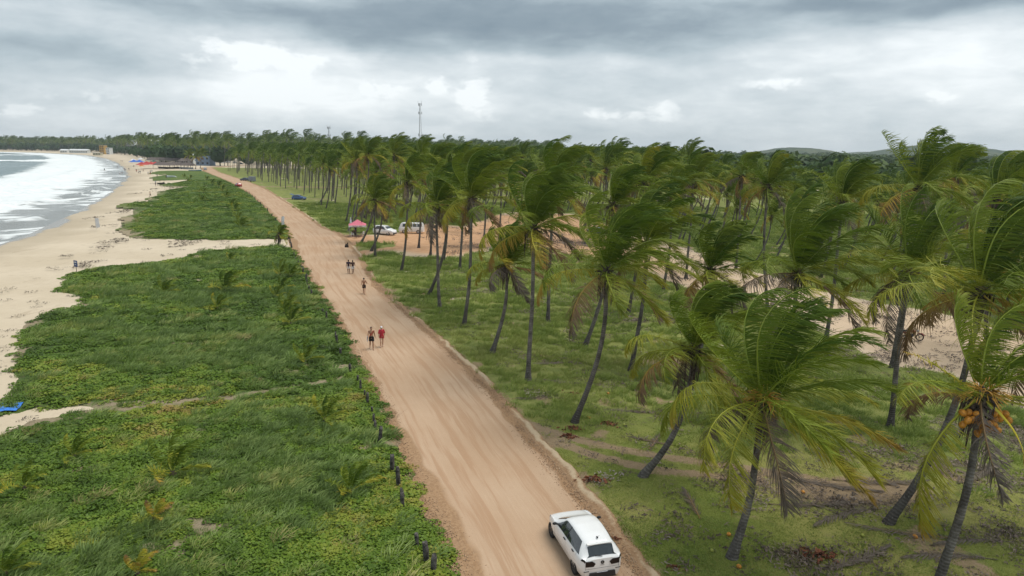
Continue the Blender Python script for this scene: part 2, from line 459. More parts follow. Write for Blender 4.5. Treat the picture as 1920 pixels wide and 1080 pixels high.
def make_sea():
    m, nt = newmat('sea_water'); p = geo(nt)
    d = nt.m('MULTIPLY', nt.attr('shore'), -1.0)     # metres out from the waterline
    q = nt.scalev(p, .045, .10, .1)
    n1 = nt.noise(q, 1.0, 6, .6, .8); n2 = nt.noise(nt.scalev(p, .16, .5, .3), 1.0, 7, .7, .9); n3 = nt.noise(p, 1.6, 6, .75, .5)
    crest = nt.attr('crest')
    zone = nt.mapr(nt.m('ADD', d, nt.m('MULTIPLY', nt.m('SUBTRACT', n1, .5), 60.0)), 66, 30, .12, 1)
    f = nt.m('ADD', nt.m('MULTIPLY', zone, .95), nt.m('MULTIPLY', nt.m('SUBTRACT', n1, .5), 1.9))
    f = nt.m('ADD', f, nt.m('MULTIPLY', nt.m('SUBTRACT', n2, .5), .9))
    f = nt.m('ADD', f, nt.m('MULTIPLY', crest, 1.5))
    foam = nt.mapr(f, .36, .60)
    # swash: thin sheets sliding over the wet sand, broken into tongues
    dn = nt.m('ADD', d, nt.m('MULTIPLY', nt.m('SUBTRACT', n1, .5), 34.0))
    sw = nt.mapr(dn, 9, 13)
    tongue = nt.m('MULTIPLY', nt.mapr(nt.noise(nt.scalev(p, .05, .035, .1), 1.0, 5, .6, 1.2), .50, .58), .95)
    foam = nt.m('MULTIPLY', foam, nt.m('MAXIMUM', sw, tongue))
    lace = nt.mapr(n3, .36, .62, .80, 1.0)
    foam = nt.m('MULTIPLY', foam, lace)
    deep = nt.mixc(nt.mapr(n1, .35, .65), (.055, .105, .105), (.085, .145, .14))
    deep = nt.mixc(nt.mapr(dn, 30, 10), deep, (.23, .235, .22))
    fc = nt.mixc(nt.mapr(n2, .3, .65), (.66, .71, .73), (.86, .88, .88))
    wb = nt.bump(nt.m('ADD', n2, nt.m('MULTIPLY', n3, .3)), .55, .8)
    c = nt.mixc(foam, deep, fc)
    rough = nt.mapr(foam, 0, 1, .18, .9)
    finish(nt, princ(nt, c, rough, wb, spec=.5)); return m

# pigment of a frond: 0 fresh green ... .6 yellow ... 1 dead brown, plus a little of each frond's own
def make_frond(name, fresh=None):
    m, nt = newmat(name)
    age = nt.attr('age'); tip = nt.attr('tip')
    oi = nt.new('ShaderNodeObjectInfo').outputs['Random']
    v = nt.m('ADD', age, nt.m('MULTIPLY', nt.m('SUBTRACT', oi, .5), .14))
    v = nt.m('ADD', v, nt.m('MULTIPLY', tip, .10))
    n = nt.noise(nt.new('ShaderNodeTexCoord').outputs['Object'], 1.6, 4)
    v = nt.m('ADD', v, nt.m('MULTIPLY', nt.m('SUBTRACT', n, .5), .16))
    st = [(0.0, (.022, .048, .005)), (.14, (.060, .108, .009)), (.36, (.165, .21, .018)), (.46, (.23, .24, .026)), (.58, (.34, .31, .03)), (.70, (.36, .22, .04)), (.82, (.24, .145, .075)), (1.0, (.165, .135, .11))]
    c = nt.ramp(nt.m('ADD', v, .08), st)
    tr = nt.mixc(.5, c, nt.ramp(v, [(0, (.17, .30, .02)), (.5, (.30, .33, .03)), (.8, (.16, .09, .03)), (1, (.06, .04, .03))]))
    p1 = princ(nt, c, .55, None, spec=.16)
    t = nt.new('ShaderNodeBsdfTranslucent'); nt.put(t.inputs[0], tr)
    mxs = nt.new('ShaderNodeMixShader'); mxs.inputs[0].default_value = .20
    nt.l.new(p1, mxs.inputs[1]); nt.l.new(t.outputs[0], mxs.inputs[2])
    finish(nt, mxs.outputs[0]); return m
def make_rachis():
    m, nt = newmat('frond_midrib')
    age = nt.attr('age')
    c = nt.ramp(age, [(0, (.17, .24, .03)), (.3, (.30, .33, .03)), (.6, (.52, .42, .03)), (.75, (.35, .20, .05)), (1, (.12, .085, .06))])
    finish(nt, princ(nt, c, .4, spec=.4)); return m
def make_trunk():
    m, nt = newmat('palm_bark')
    h = nt.attr('h')        # metres up the trunk
    co = nt.new('ShaderNodeTexCoord').outputs['Object']
    oi = nt.new('ShaderNodeObjectInfo').outputs['Random']
    n = nt.noise(co, 1.2, 6, .7); n2 = nt.noise(nt.scalev(co, 5, 5, 1.4), 2.0, 6, .7)
    ring = nt.m('SINE', nt.m('ADD', nt.m('MULTIPLY', h, 52.0), nt.m('MULTIPLY', n2, 5.0)))
    c = nt.mixc(nt.mapr(n, .35, .65), (.085, .074, .066), (.27, .245, .22))
    c = nt.mixc(nt.m('MULTIPLY', nt.mapr(ring, .2, 1.0), nt.mapr(n, .4, .65, .12, .45)), c, (.045, .038, .033))
    c = nt.mixc(nt.m('MULTIPLY', nt.mapr(n2, .58, .75), .55), c, (.30, .28, .25))
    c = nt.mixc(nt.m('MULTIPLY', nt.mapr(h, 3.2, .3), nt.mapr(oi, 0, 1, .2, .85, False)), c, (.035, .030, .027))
    c = nt.mixc(nt.m('MULTIPLY', nt.mapr(n2, .60, .68), nt.mapr(h, 2.5, .6)), c, (.33, .32, .30))
    c = nt.mixc(nt.mapr(oi, .2, 1, 0, .35, False), c, (.10, .088, .078))
    finish(nt, princ(nt, c, .9, nt.bump(nt.m('ADD', nt.m('MULTIPLY', ring, .4), n2), .8, .03), spec=.15)); return m
def make_leafy(name, stops, transl=.25, attr='tint', rough=.6):
    m, nt = newmat(name)
    t = nt.attr(attr, 'INSTANCER')
    n = nt.noise(geo(nt), 1.1, 4)
    v = nt.m('ADD', t, nt.m('MULTIPLY', nt.m('SUBTRACT', n, .5), .5))
    c = nt.ramp(v, stops)
    if transl:
        tr = nt.new('ShaderNodeBsdfTranslucent'); nt.put(tr.inputs[0], nt.mixc(.6, c, (.16, .26, .03)))
        mxs = nt.new('ShaderNodeMixShader'); mxs.inputs[0].default_value = transl
        nt.l.new(princ(nt, c, rough, spec=.15), mxs.inputs[1]); nt.l.new(tr.outputs[0], mxs.inputs[2])
        finish(nt, mxs.outputs[0])
    else: finish(nt, princ(nt, c, rough, spec=.3))
    return m
M_SAND = make_sand(); M_ROAD = make_road(); M_DUNE = make_dune_ground(); M_GROVE = make_grove_ground(); M_SEA = make_sea()
M_FROND = make_frond('palm_leaflets'); M_RACHIS = make_rachis(); M_BARK = make_trunk()
M_CREEP = make_leafy('creeper_leaves', [(0, (.040, .070, .012)), (.35, (.085, .150, .020)), (.6, (.145, .225, .028)), (.8, (.25, .28, .04)), (1, (.30, .21, .07))], .22, rough=.45)
M_GRASS = make_leafy('dune_grass', [(0, (.13, .19, .06)), (.35, (.23, .32, .10)), (.6, (.32, .41, .135)), (.8, (.42, .44, .14)), (1, (.48, .40, .19))], .25, rough=.5)
M_TUSS = make_leafy('grove_grass', [(0, (.17, .23, .06)), (.4, (.30, .37, .09)), (.65, (.40, .43, .125)), (.85, (.44, .42, .17)), (1, (.48, .38, .21))], .25)
M_LITTER = make_leafy('dead_leaf_litter', [(0, (.035, .026, .020)), (.35, (.085, .062, .046)), (.6, (.15, .11, .085)), (.8, (.22, .17, .135)), (1, (.32, .27, .23))], 0)
M_HUSK = make_leafy('red_husks', [(0, (.10, .03, .018)), (.5, (.21, .07, .03)), (1, (.33, .15, .07))], 0)
M_FOREST = make_leafy('forest_leaves', [(0, (.020, .042, .012)), (.5, (.038, .075, .018)), (1, (.075, .115, .028))], .12)
M_COCO = simple('ripe_coconut', (.55, .23, .025), .42, vary=.25, nscale=9)
M_COCOG = simple('green_coconut', (.28, .30, .05), .4, vary=.2, nscale=9)
M_FIBRE = simple('palm_fibre', (.085, .062, .045), .95, vary=.5, nscale=8)
M_STALK = simple('flower_stalk', (.62, .33, .06), .6, vary=.3)
M_POST = simple('weathered_post', (.085, .078, .072), .95, vary=.55, nscale=5, bump=.8)

# ================================================================== the lie of the land
def lerp_curve(px_pts):
    g = GP(px_pts); g = g[np.argsort(g[:, 1])]
    return g
ROAD_L = [(862, 1180), (830, 1080), (795, 985), (748, 890), (733, 845), (700, 755), (653, 668), (622, 602), (582, 540), (553, 485), (546, 455), (537, 437), (499, 393), (468, 364), (430, 341), (400, 329), (382, 321), (376, 314)]
ROAD_R = [(1320, 1180), (1232, 1080), (1150, 975), (1082, 895), (1018, 828), (975, 775), (915, 712), (868, 668), (800, 610), (760, 576), (715, 536), (694, 505), (676, 475), (640, 437), (612, 428), (548, 384), (500, 354), (468, 341), (440, 332), (412, 323), (398, 314)]
_rl = lerp_curve(ROAD_L); _rr = lerp_curve(ROAD_R)
def road_x(y):
    y = np.asarray(y, float)
    def ext(g):
        r = np.interp(y, g[:, 1], g[:, 0])
        k0 = (g[1, 0] - g[0, 0]) / (g[1, 1] - g[0, 1])
        return np.where(y < g[0, 1], g[0, 0] + (y - g[0, 1]) * k0, r)
    return ext(_rl), ext(_rr)
SEA_Z = -.8
shore_px = [(-60, 474), (0, 458), (50, 441), (105, 415), (150, 393), (190, 371), (215, 350), (236, 331), (231, 316), (216, 305), (196, 297), (160, 291), (110, 288), (60, 286), (0, 284.5), (-60, 284)]
SHORE = np.vstack([np.array([(-60, -200), (-70, 0)]), GP(shore_px, SEA_Z), np.array([(-3500, 2000), (-8000, -200)])])
# dune vegetation: everything green left of the road
veg_px = [('w', -3.2, 5), ('w', -60, 5), ('w', -60, 22), (-300, 900), (-60, 832), (0, 815), (55, 795), (120, 775), (188, 766), (192, 760), (120, 762), (60, 766), (0, 776), (-150, 790),
          (-200, 740), (0, 752), (28, 735), (34, 705), (22, 672), (30, 640), (42, 612), (62, 596), (105, 582), (150, 566), (152, 556), (112, 548), (118, 528), (140, 512), (180, 503), (240, 498), (330, 489), (360, 478), (400, 470), (470, 465), (520, 463), (542, 464),
          (552, 470), (600, 545), (640, 600), (672, 662), (718, 760), (752, 845), (780, 900), (830, 985), (865, 1080), (880, 1130)]
veg2_px = [(540, 447), (470, 449), (400, 450), (330, 449), (285, 446), (252, 440), (238, 428), (250, 417), (240, 408), (262, 400), (270, 390), (232, 386), (240, 380), (300, 377), (283, 371), (306, 366), (308, 358), (350, 350), (330, 350), (306, 345), (330, 343), (354, 337), (296, 337), (290, 331), (318, 328), (288, 324), (300, 320.5), (375, 320), (384, 322), (404, 330), (433, 342), (471, 365), (503, 395), (540, 438)]
VEG = GP(veg_px); VEG2 = GP(veg2_px)
clear_px = [(560, 452), (600, 432), (640, 438), (700, 441), (745, 438), (760, 424), (800, 420), (870, 424), (950, 398), (1080, 402), (1200, 440), (1330, 480), (1480, 530), (1620, 563), (1760, 588), (1930, 630), (2300, 760), (2300, 930), (1930, 770), (1780, 702), (1660, 686), (1590, 648), (1500, 596), (1400, 560), (1290, 542), (1200, 506), (1050, 470), (940, 463), (860, 484), (770, 480), (715, 472), (700, 478), (660, 490)]
CLEAR = GP(clear_px)
island = GP([(655, 462), (690, 454), (735, 457), (740, 462), (700, 469), (665, 467)])
beach_back = GP([(0, 283.5), (60, 284.5), (120, 285.5), (180, 288), (230, 292), (262, 299), (262, 308), (300, 316), (380, 316)])

def fan_grid(rmin, rmax, nr, a0, a1, na):
    r = rmin * (rmax / rmin) ** np.linspace(0, 1, nr)
    a = np.radians(np.linspace(a0, a1, na))
    Rr, A = np.meshgrid(r, a, indexing='ij')
    Xg = Rr * np.sin(A); Yg = Rr * np.cos(A)
    i = np.arange((nr - 1))[:, None] * na + np.arange(na - 1)[None, :]
    F = np.stack([i, i + 1, i + na + 1, i + na], -1).reshape(-1, 4)[:, ::-1]
    return Xg.ravel(), Yg.ravel(), F
def keep(V, F, mask, attrs):
    fm = mask[F].any(axis=1)
    F = F[fm]
    used = np.unique(F); remap = np.full(len(V), -1); remap[used] = np.arange(len(used))
    return V[used], remap[F], {k: v[used] for k, v in attrs.items()}

def blob(x, y, px, py, rx, ry=None):
    """soft patch on the ground round a point of the photograph, radii in metres"""
    g = G(px, py); ry = ry or rx
    return np.exp(-(((x - g.x) / rx) ** 2 + ((y - g.y) / ry) ** 2))
LITTER = [(1600, 668, 5, 3, .9), (1450, 905, 4, 1.5, .8), (1600, 950, 5, 1.6, .9), (1540, 1050, 3, 1.2, .9), (1740, 870, 4, 3, .9), (1860, 900, 4, 3, .9), (1880, 820, 4, 4, .9), (1600, 860, 4, 1.6, .8), (1640, 1070, 3, 1.0, .7), (1120, 720, 4, 2.5, .6), (1230, 790, 4, 2.0, .6), (1000, 745, 2.5, 1, .6), (1170, 605, 5, 3, .7), (1290, 600, 5, 3, .8), (1230, 520, 8, 4, .6), (1000, 440, 12, 10, .6), (880, 490, 9, 3, .5), (780, 495, 6, 4, .7), (1100, 455, 12, 8, .7), (960, 465, 12, 3, .8), (1480, 560, 6, 4, .3), (1350, 690, 4, 3, .5), (1760, 740, 5, 2, .5), (1900, 1010, 3, 1.5, .7), (1180, 890, 1.2, .5, .9), (1110, 900, 1.4, .4, .9), (1340, 850, 3, .8, .5), (680, 390, 30, 14, .6), (830, 400, 30, 30, .6), (600, 370, 20, 14, .5)]
BARE = [(1600, 925, 3.6, 1.4, 1.5), (1500, 905, 2, .8, .9), (1400, 925, 2, .5, .7), (1245, 683, 2.2, 1.6, .9), (1120, 690, 3, .8, .4), (1690, 880, 3, 1, .6), (1410, 975, 1.4, .8, .5), (1210, 960, .7, .35, .8), (1230, 940, .6, .3, .6), (960, 655, 2, .6, .3), (740, 560, 2, 2, .6), (780, 545, 3, 1.0, .6), (1750, 960, 4, 1, .5), (1860, 690, 3, 2, .7), (1540, 1000, 2.5, .8, .4), (1080, 700, 2, .6, .5), (560, 373, 16, 2.0, 1.0), (620, 352, 60, 5, .8)]
RUTS = [GP([(975, 795), (1030, 812), (1110, 835), (1200, 852), (1300, 868), (1400, 882), (1500, 900), (1620, 930)]),
        GP([(990, 812), (1060, 838), (1130, 862), (1230, 884), (1330, 895), (1420, 905)])]
def litter_at(x, y):
    v = np.zeros(np.shape(x))
    for a in LITTER: v = np.maximum(v, a[4] * blob(x, y, *a[:4]))
    v = v * (.45 + 1.0 * np.clip(vnoise(x, y, 1.8, 43, 3) + .25, 0, .7))
    base = .30 * sstep(.08, .30, vnoise(x, y, 6, 41, 3)) * sstep(2, 10, x)
    return np.clip(np.maximum(v, base), 0, 1)
def bare_at(x, y):
    v = np.zeros(np.shape(x))
    for a in BARE: v = np.maximum(v, a[4] * blob(x, y, *a[:4]))
    v = np.maximum(v, .7 * sstep(.13, .30, vnoise(x, y, 2.4, 311, 3)))
    for r in RUTS: v = np.maximum(v, 1.3 * np.exp(-(line_dist(x, y, r) / .42) ** 2))
    return v
def tall_at(x, y):
    """long tussocky grass further in among the palms"""
    g = sstep(33, 42, y + vnoise(x, y, 6, 3) * 8)
    t2 = blob(x, y, 1720, 790, 5, 5)
    return np.clip(np.maximum(g, t2), 0, 1)

# --- ground: one sheet of sand to the horizon, dipping into the sea
x, y, F = fan_grid(9, 4200, 430, -70, 70, 560)
ds = -sdf(x, y, SHORE)
z = np.where(ds > 0, SEA_Z + np.minimum(.8, ds * .03), SEA_Z + np.maximum(-2.2, ds * .04))
z = z + vnoise(x, y, 6, 11, 3) * .10 * sstep(5, 25, ds) + vnoise(x, y, .8, 12, 2) * .05 * sstep(3, 15, ds)
hills = 0
zz = np.hypot(x, y)
rd = np.minimum(x - road_x(y)[0], road_x(y)[1] - x)
z = np.where((rd > -3) & (y < 520), np.minimum(z, -.06 - .15 * sstep(-1.5, .8, rd)), z)
dc = sdf(x, y, CLEAR)
orange = sstep(-2, 3, dc + vnoise(x, y, 8, 5) * 8) * sstep(32, 12, x - .0) * sstep(60, 80, y)
orange = np.maximum(orange, .35 * sstep(-2, 2, dc)) * (y < 400)
V = np.stack([x, y, z], -1)
at = dict(shore=ds, orange=orange, litter=litter_at(x, y) * (x > road_x(y)[1]))
me = mesh_np('sand_ground', V, F, [M_SAND], smooth=True, attrs=at)
tag(ob('ground', me), 'pale beach sand and bare sandy soil under everything', kind='structure')

# --- sea
x, y, F = fan_grid(60, 4200, 420, -70, -4, 420)
ds = -sdf(x, y, SHORE)
crest = np.zeros_like(x); zc = np.zeros_like(x)
for cy, cx0, cx1, amp, wd in [(335, 0, 0, 1.1, 3.5)]: pass
waves = [([(-80, 392), (40, 386), (130, 372), (190, 352)], .9, 3.0), ([(-40, 352), (60, 346), (120, 333), (150, 322)], 1.3, 4.0), ([(-60, 303), (40, 303.5), (85, 302), (118, 299)], 1.5, 6.0),
         ([(-60, 365), (30, 362), (100, 352)], .8, 3.0), ([(90, 313), (140, 311)], .8, 5.0), ([(-60, 425), (40, 414), (110, 398)], .6, 2.5), ([(-60, 291.5), (60, 291)], 1.0, 9.0), ([(40, 330), (110, 318)], .9, 4.0)]
for pts, amp, wd in waves:
    ln = GP(pts, SEA_Z)
    d = line_dist(x + vnoise(x, y, 20, 77) * 6, y + vnoise(x, y, 18, 78) * 8, ln)
    k = np.exp(-(d / wd) ** 2)
    crest = np.maximum(crest, np.exp(-(d / (wd * .9)) ** 2)); zc = np.maximum(zc, amp * k)
z = SEA_Z + zc + (vnoise(x, y * 2.2, 26, 21, 3) * .55 + vnoise(x, y, 4, 22, 2) * .12) * sstep(2, 40, -ds)
z = np.where(ds > 1.5, SEA_Z - .35, z)
V, F2, at = keep(np.stack([x, y, z], -1), F, ds < 3, dict(shore=ds, crest=crest))
tag(ob('sea', mesh_np('sea', V, F2, [M_SEA], smooth=True, attrs=at)), 'grey green sea with white surf rolling onto the beach', kind='structure')

# --- dirt road
ys = 10 * (560 / 10) ** np.linspace(0, 1, 520)
us = np.linspace(-.16, 1.16, 64)
xl, xr = road_x(ys)
U, YY = np.meshgrid(us, ys); XL = xl[:, None]; WW = (xr - xl)[:, None]
xw = XL + U * WW + vnoise(YY * 1.0, U * 0, 5, 8) * .25
yw = YY
so_ = np.minimum(U, 1 - U) * WW          # metres in from the edge
nz = vnoise(xw, yw, 1.1, 31, 3)
edge = np.clip(sstep(1.35, .65, np.where(U < .5, so_ * (.62 + .4 * sstep(30, 50, YY)), so_ * 1.05) + vnoise(xw, yw, 2.5, 33) * .9), 0, 1)
berm = np.exp(-((so_ - .18 + nz * .5) / .24) ** 2) * (U > .5) * sstep(-.35, .25, vnoise(xw, yw, 7, 9))
zr = .05 - .05 * sstep(1.6, .6, so_) + berm * (.17 + nz * .25) + edge * nz * .07 - sstep(-.05, -.75, so_) * .35 + vnoise(U * 8, YY * .03, .35, 55, 2) * .010
V = np.stack([xw, yw, zr], -1).reshape(-1, 3)
nr, na = U.shape
i = np.arange(nr - 1)[:, None] * na + np.arange(na - 1)[None, :]
F = np.stack([i, i + 1, i + na + 1, i + na], -1).reshape(-1, 4)
me = mesh_np('road', V, F, [M_ROAD], smooth=True, attrs=dict(u=U.ravel(), s=yw.ravel(), edge=edge.ravel(), berm=berm.ravel()))
tag(ob('road', me), 'wide unpaved road of packed tan dirt with tyre streaks', kind='structure')

# --- dune vegetation floor, left of the road
def dune_sdf(x, y):
    d = np.maximum(sdf(x, y, VEG), sdf(x, y, VEG2))
    xl = road_x(y)[0]
    return np.minimum(d, xl - x + .5)
BARE_L = [(400, 750, 6, .5, .6), (300, 762, 4, .7, .8), (200, 770, 3, .6, .9), (560, 700, 2.5, .8, .7), (590, 688, 2, .5, .8), (540, 710, 2, .4, .6), (390, 808, 1.5, .3, .6), (640, 965, .9, .3, .7), (430, 980, 1.2, .4, .5), (420, 1065, 1.0, .4, .8), (130, 575, 4, 1.4, .9), (60, 610, 3, 2, .6), (20, 660, 3, 1.5, .7), (530, 1000, 1.0, .4, .5), (60, 800, 4, .6, .6), (110, 790, 3, .5, .7), (640, 690, 1.2, .6, .9), (250, 435, 8, 4, .6), (245, 410, 8, 4, .7), (300, 350, 12, 5, .4), (20, 950, 1, .4, .6), (380, 715, 5, .5, .4)]
def bare_left(x, y):
    v = np.zeros(np.shape(x))
    for a in BARE_L: v = np.maximum(v, a[4] * blob(x, y, *a[:4]))
    v = np.maximum(v, .75 * sstep(.20, .34, vnoise(x, y, 2.6, 301, 3) + .12 * vnoise(x, y, 9, 302, 2)))
    v = np.maximum(v, .85 * np.exp(-(line_dist(x, y, GP([(190, 763), (300, 757), (420, 748), (520, 735), (640, 712)])) / .5) ** 2))
    return v
x, y, F = fan_grid(9, 520, 420, -72, 14, 420)
x0, y0 = x, y
d = dune_sdf(x, y) + vnoise(x, y, 3.5, 61, 3) * 3.2 * sstep(10, 60, y) * .5 + vnoise(x, y, .9, 62, 3) * 1.1
z = np.clip(d * .12, -.5, .16) + vnoise(x, y, 2.2, 63, 3) * .20 * sstep(.3, 3, d) + vnoise(x, y, 9, 64, 2) * .35 * sstep(1, 8, d) * sstep(0, 12, road_x(y)[0] - x)
bl = np.clip(bare_left(x, y) + .45 * sstep(1.6, .1, d) * sstep(0, 4, road_x(y)[0] - x), 0, 1)
V, F2, at = keep(np.stack([x, y, z], -1), F, (d > -1.2) & (y < 510), dict(bare=bl))
tag(ob('dune_field', mesh_np('dune_field', V, F2, [M_DUNE], smooth=True, attrs=at)), 'low green dune field of creepers and grass between beach and road', kind='structure')
def dune_z(px, py):
    x, y = np.asarray(px, float), np.asarray(py, float)
    d = dune_sdf(x, y)
    return np.clip(d * .12, -.5, .16) + vnoise(x, y, 2.2, 63, 3) * .20 * sstep(.3, 3, d) + vnoise(x, y, 9, 64, 2) * .35 * sstep(1, 8, d) * sstep(0, 12, road_x(y)[0] - x)

# --- grassy floor of the palm grove, right of the road
def grove_sdf(x, y):
    d = np.maximum(-sdf(x, y, CLEAR), sdf(x, y, island))
    xr = road_x(y)[1]
    return np.minimum(d, x - xr + .15)
def grove_zd(x, y):
    d = grove_sdf(x, y) + vnoise(x, y, 3.0, 71, 3) * 2.4 * sstep(30, 80, y) + vnoise(x, y, .7, 72, 3) * .7
    z = np.clip(d * .14, -.5, .11) + vnoise(x, y, 1.6, 73, 3) * (.06 + .22 * tall_at(x, y)) * sstep(.3, 2, d) + vnoise(x, y, 12, 74, 2) * .25 * sstep(1, 8, d)
    return z, d
x, y, F = fan_grid(9, 1500, 430, -30, 72, 520)
z, d = grove_zd(x, y)
okm = (d > -1.2) & ((y > 8))
okm &= ~((x < -90) & (y > 480))
bb = np.clip(bare_at(x, y) + .5 * sstep(1.2, .1, d), 0, 1)
V, F2, at = keep(np.stack([x, y, z], -1), F, okm, dict(bare=bb, litter=litter_at(x, y), tall=tall_at(x, y)))
tag(ob('grove_lawn', mesh_np('grove_lawn', V, F2, [M_GROVE], smooth=True, attrs=at)), 'patchy green grass and leaf litter under the coconut palms', kind='structure')

# --- far hills
def hill(name, label, pts, depth, yc):
    """ridge line given as (x metres, height) at distance yc"""
    xs = np.array([p[0] for p in pts], float); hs = np.array([p[1] for p in pts], float)
    nx, ny = 160, 24
    gx = np.linspace(xs[0], xs[-1], nx); gy = np.linspace(-1, 1, ny)
    GX, GY = np.meshgrid(gx, gy)
    H = np.interp(GX, xs, hs) * np.cos(GY * math.pi / 2) ** 1.2
    H = H * (1 + vnoise(GX, GY * depth, 90, 5, 4) * .25) + vnoise(GX, GY * depth, 25, 6, 3) * 5 * (H > 3) - 1.0
    V = np.stack([GX, yc + GY * depth, H], -1).reshape(-1, 3)
    i = np.arange(ny - 1)[:, None] * nx + np.arange(nx - 1)[None, :]
    F = np.stack([i, i + 1, i + nx + 1, i + nx], -1).reshape(-1, 4)
    tag(ob(name, mesh_np(name, V, F, [M_HILL], smooth=True)), label, kind='structure')
def make_hill():
    m, nt = newmat('wooded_hill'); p = geo(nt)
    n = nt.noise(p, .012, 6, .6); n2 = nt.noise(p, .08, 6, .7)
    c = nt.mixc(nt.mapr(n, .4, .6), (.030, .058, .018), (.085, .10, .04))
    c = nt.mixc(nt.m('MULTIPLY', nt.mapr(n2, .5, .65), .7), c, (.018, .035, .012))
    finish(nt, princ(nt, c, .95, nt.bump(n2, .9, 6), spec=.1)); return m
M_HILL = make_hill()
def ridge(pxs, yc):
    out = []
    for px, py in pxs:
        v = at_depth(px, py, yc); out.append((v.x, max(0, v.z)))
    return out
hill('hill', 'long low wooded hill on the horizon behind the palms', ridge([(1380, 291), (1430, 284), (1455, 278), (1480, 276), (1510, 277), (1545, 282), (1580, 288)], 2600), 300, 2600)
hill('hill', 'higher wooded hill at the right end of the horizon', ridge([(1600, 292), (1645, 284), (1680, 277), (1740, 270), (1800, 274), (1845, 278), (1880, 284), (1905, 291), (1960, 293), (2050, 288), (2150, 296)], 2600), 300, 2600)
hill('hill', 'farther faint hill between the two wooded hills', ridge([(1480, 290), (1560, 287), (1620, 284.5), (1700, 287), (1800, 291)], 3800), 300, 3800)

# ================================================================== coconut palms bent by the sea wind (blowing towards +x)
WIND = np.array([.97, .16, -.06]); WIND /= np.linalg.norm(WIND)
def nrmz(v): return v / (np.linalg.norm(v, axis=-1, keepdims=True) + 1e-9)
def frond_data(az, el, L, wk, gk, nl, age, g, lseg=3, lw=.05, ll=1.15, bare=.12, rseg=12, rr=.030, brk=None):
    d = np.array([math.cos(el) * math.cos(az), math.cos(el) * math.sin(az), math.sin(el)])
    n = rseg; P = [np.zeros(3)]; D = [d.copy()]
    for i in range(n):
        t = (i + 1) / n
        fx = .10 + 2.5 * t * t
        d = d + WIND * wk * fx / n + np.array([0, 0, -1]) * gk * fx / n + g.normal(0, .018, 3)
        if brk and i == int(brk * n): d = d + np.array([0, 0, -1.6])
        d = d / np.linalg.norm(d)
        P.append(P[-1] + d * L / n); D.append(d.copy())
    P = np.array(P); D = np.array(D)
    up = np.array([0, 0, 1.0]); s = np.cross(D[0], up)
    if np.linalg.norm(s) < .2: s = np.array([-math.sin(az), math.cos(az), 0])
    S = []
    for k in range(n + 1):
        s = s - D[k] * np.dot(s, D[k]); s = s / np.linalg.norm(s); S.append(s.copy())
    S = np.array(S); N = np.cross(S, D); N = nrmz(N)
    # midrib, three-sided tapering
    V = []; F = []; mi = []; ag = []; tp = []
    for k in range(n + 1):
        r = rr * (1.35 - 1.2 * k / n) + (.035 if k == 0 else 0)
        for a in (0, 2.094, 4.189):
            V.append(P[k] + (S[k] * math.cos(a) * 1.2 + N[k] * math.sin(a)) * r)
    for k in range(n):
        for a in range(3):
            F.append([k * 3 + a, k * 3 + (a + 1) % 3, (k + 1) * 3 + (a + 1) % 3, (k + 1) * 3 + a]); mi.append(1)
    V = np.array(V); nv = len(V)
    tl = np.linspace(bare, .995, nl)
    T = np.concatenate([tl, tl + .3 / nl]); T = np.clip(T + g.normal(0, .15 / nl, 2 * nl), 0, 1)
    side = np.concatenate([np.ones(nl), -np.ones(nl)])
    ff = T * n; i0 = np.minimum(ff.astype(int), n - 1); fr = (ff - i0)[:, None]
    p = P[i0] * (1 - fr) + P[i0 + 1] * fr
    dd = nrmz(D[i0] * (1 - fr) + D[i0 + 1] * fr); ss = nrmz(S[i0] * (1 - fr) + S[i0 + 1] * fr); nn = nrmz(np.cross(ss, dd))
    u = (T - bare) / (1 - bare)
    ln = ll * (np.sin(np.pi * np.clip(u * .80 + .14, 0, 1)) ** .7) * (1 + g.normal(0, .10, 2 * nl))
    fwd = (.35 + .75 * u)[:, None]
    l = nrmz(WIND * min(1.0, wk * .42 + .28) + np.array([0, 0, -.30 - .35 * age]) + ss * side[:, None] * .92 + dd * fwd + nn * (.30 + g.normal(0, .12, 2 * nl))[:, None] + g.normal(0, .11, (2 * nl, 3)))
    grp = np.repeat(g.normal(0, 1, (2 * nl // 5 + 1, 3)), 5, axis=0)[:2 * nl]
    l = nrmz(l + grp * .15)
    ln = ln * (1 + .35 * (g.random(2 * nl) - .7) * (g.random(2 * nl) < .35))
    ln = ln * np.where(g.random(2 * nl) < .05, .3, 1)
    droop = .42 + .35 * age
    wv = wk * .22 + .22
    base = p; rows = []
    prof = {2: [1, .85, .06], 3: [.7, 1, .7, .05], 4: [.7, 1, .85, .5, .04]}[lseg]
    for k in range(lseg + 1):
        wd = dd - l * np.sum(dd * l, 1, keepdims=True)
        wd = nrmz(wd + nn * g.normal(0, .35, (2 * nl, 1))) * (lw * .5 * prof[k])
        rows.append((base - wd, base + wd))
        if k < lseg:
            base = base + l * (ln / lseg)[:, None]
            l = nrmz(l + WIND * wv * 1.5 / lseg + np.array([0, 0, -1]) * droop * 1.5 / lseg + g.normal(0, .05, (2 * nl, 3)))
    LV = np.stack([np.stack(r, 1) for r in rows], 1).reshape(-1, 3)      # leaf, row, 2
    m = 2 * (lseg + 1)
    b = nv + np.arange(2 * nl)[:, None, None] * m + (np.arange(lseg) * 2)[None, :, None] + np.array([0, 1, 3, 2])[None, None, :]
    F = np.concatenate([np.array(F), b.reshape(-1, 4)])
    mi = np.array(mi + [0] * (2 * nl * lseg))
    V = np.concatenate([V, LV])
    a = np.full(len(V), age); a[nv:] += np.repeat((u ** 3) * .16 * (age > .25), m)
    tpz = np.zeros(len(V)); tpz[nv:] = np.tile(np.repeat(np.linspace(0, 1, lseg + 1), 2), 2 * nl)
    return V, F, mi, a, tpz
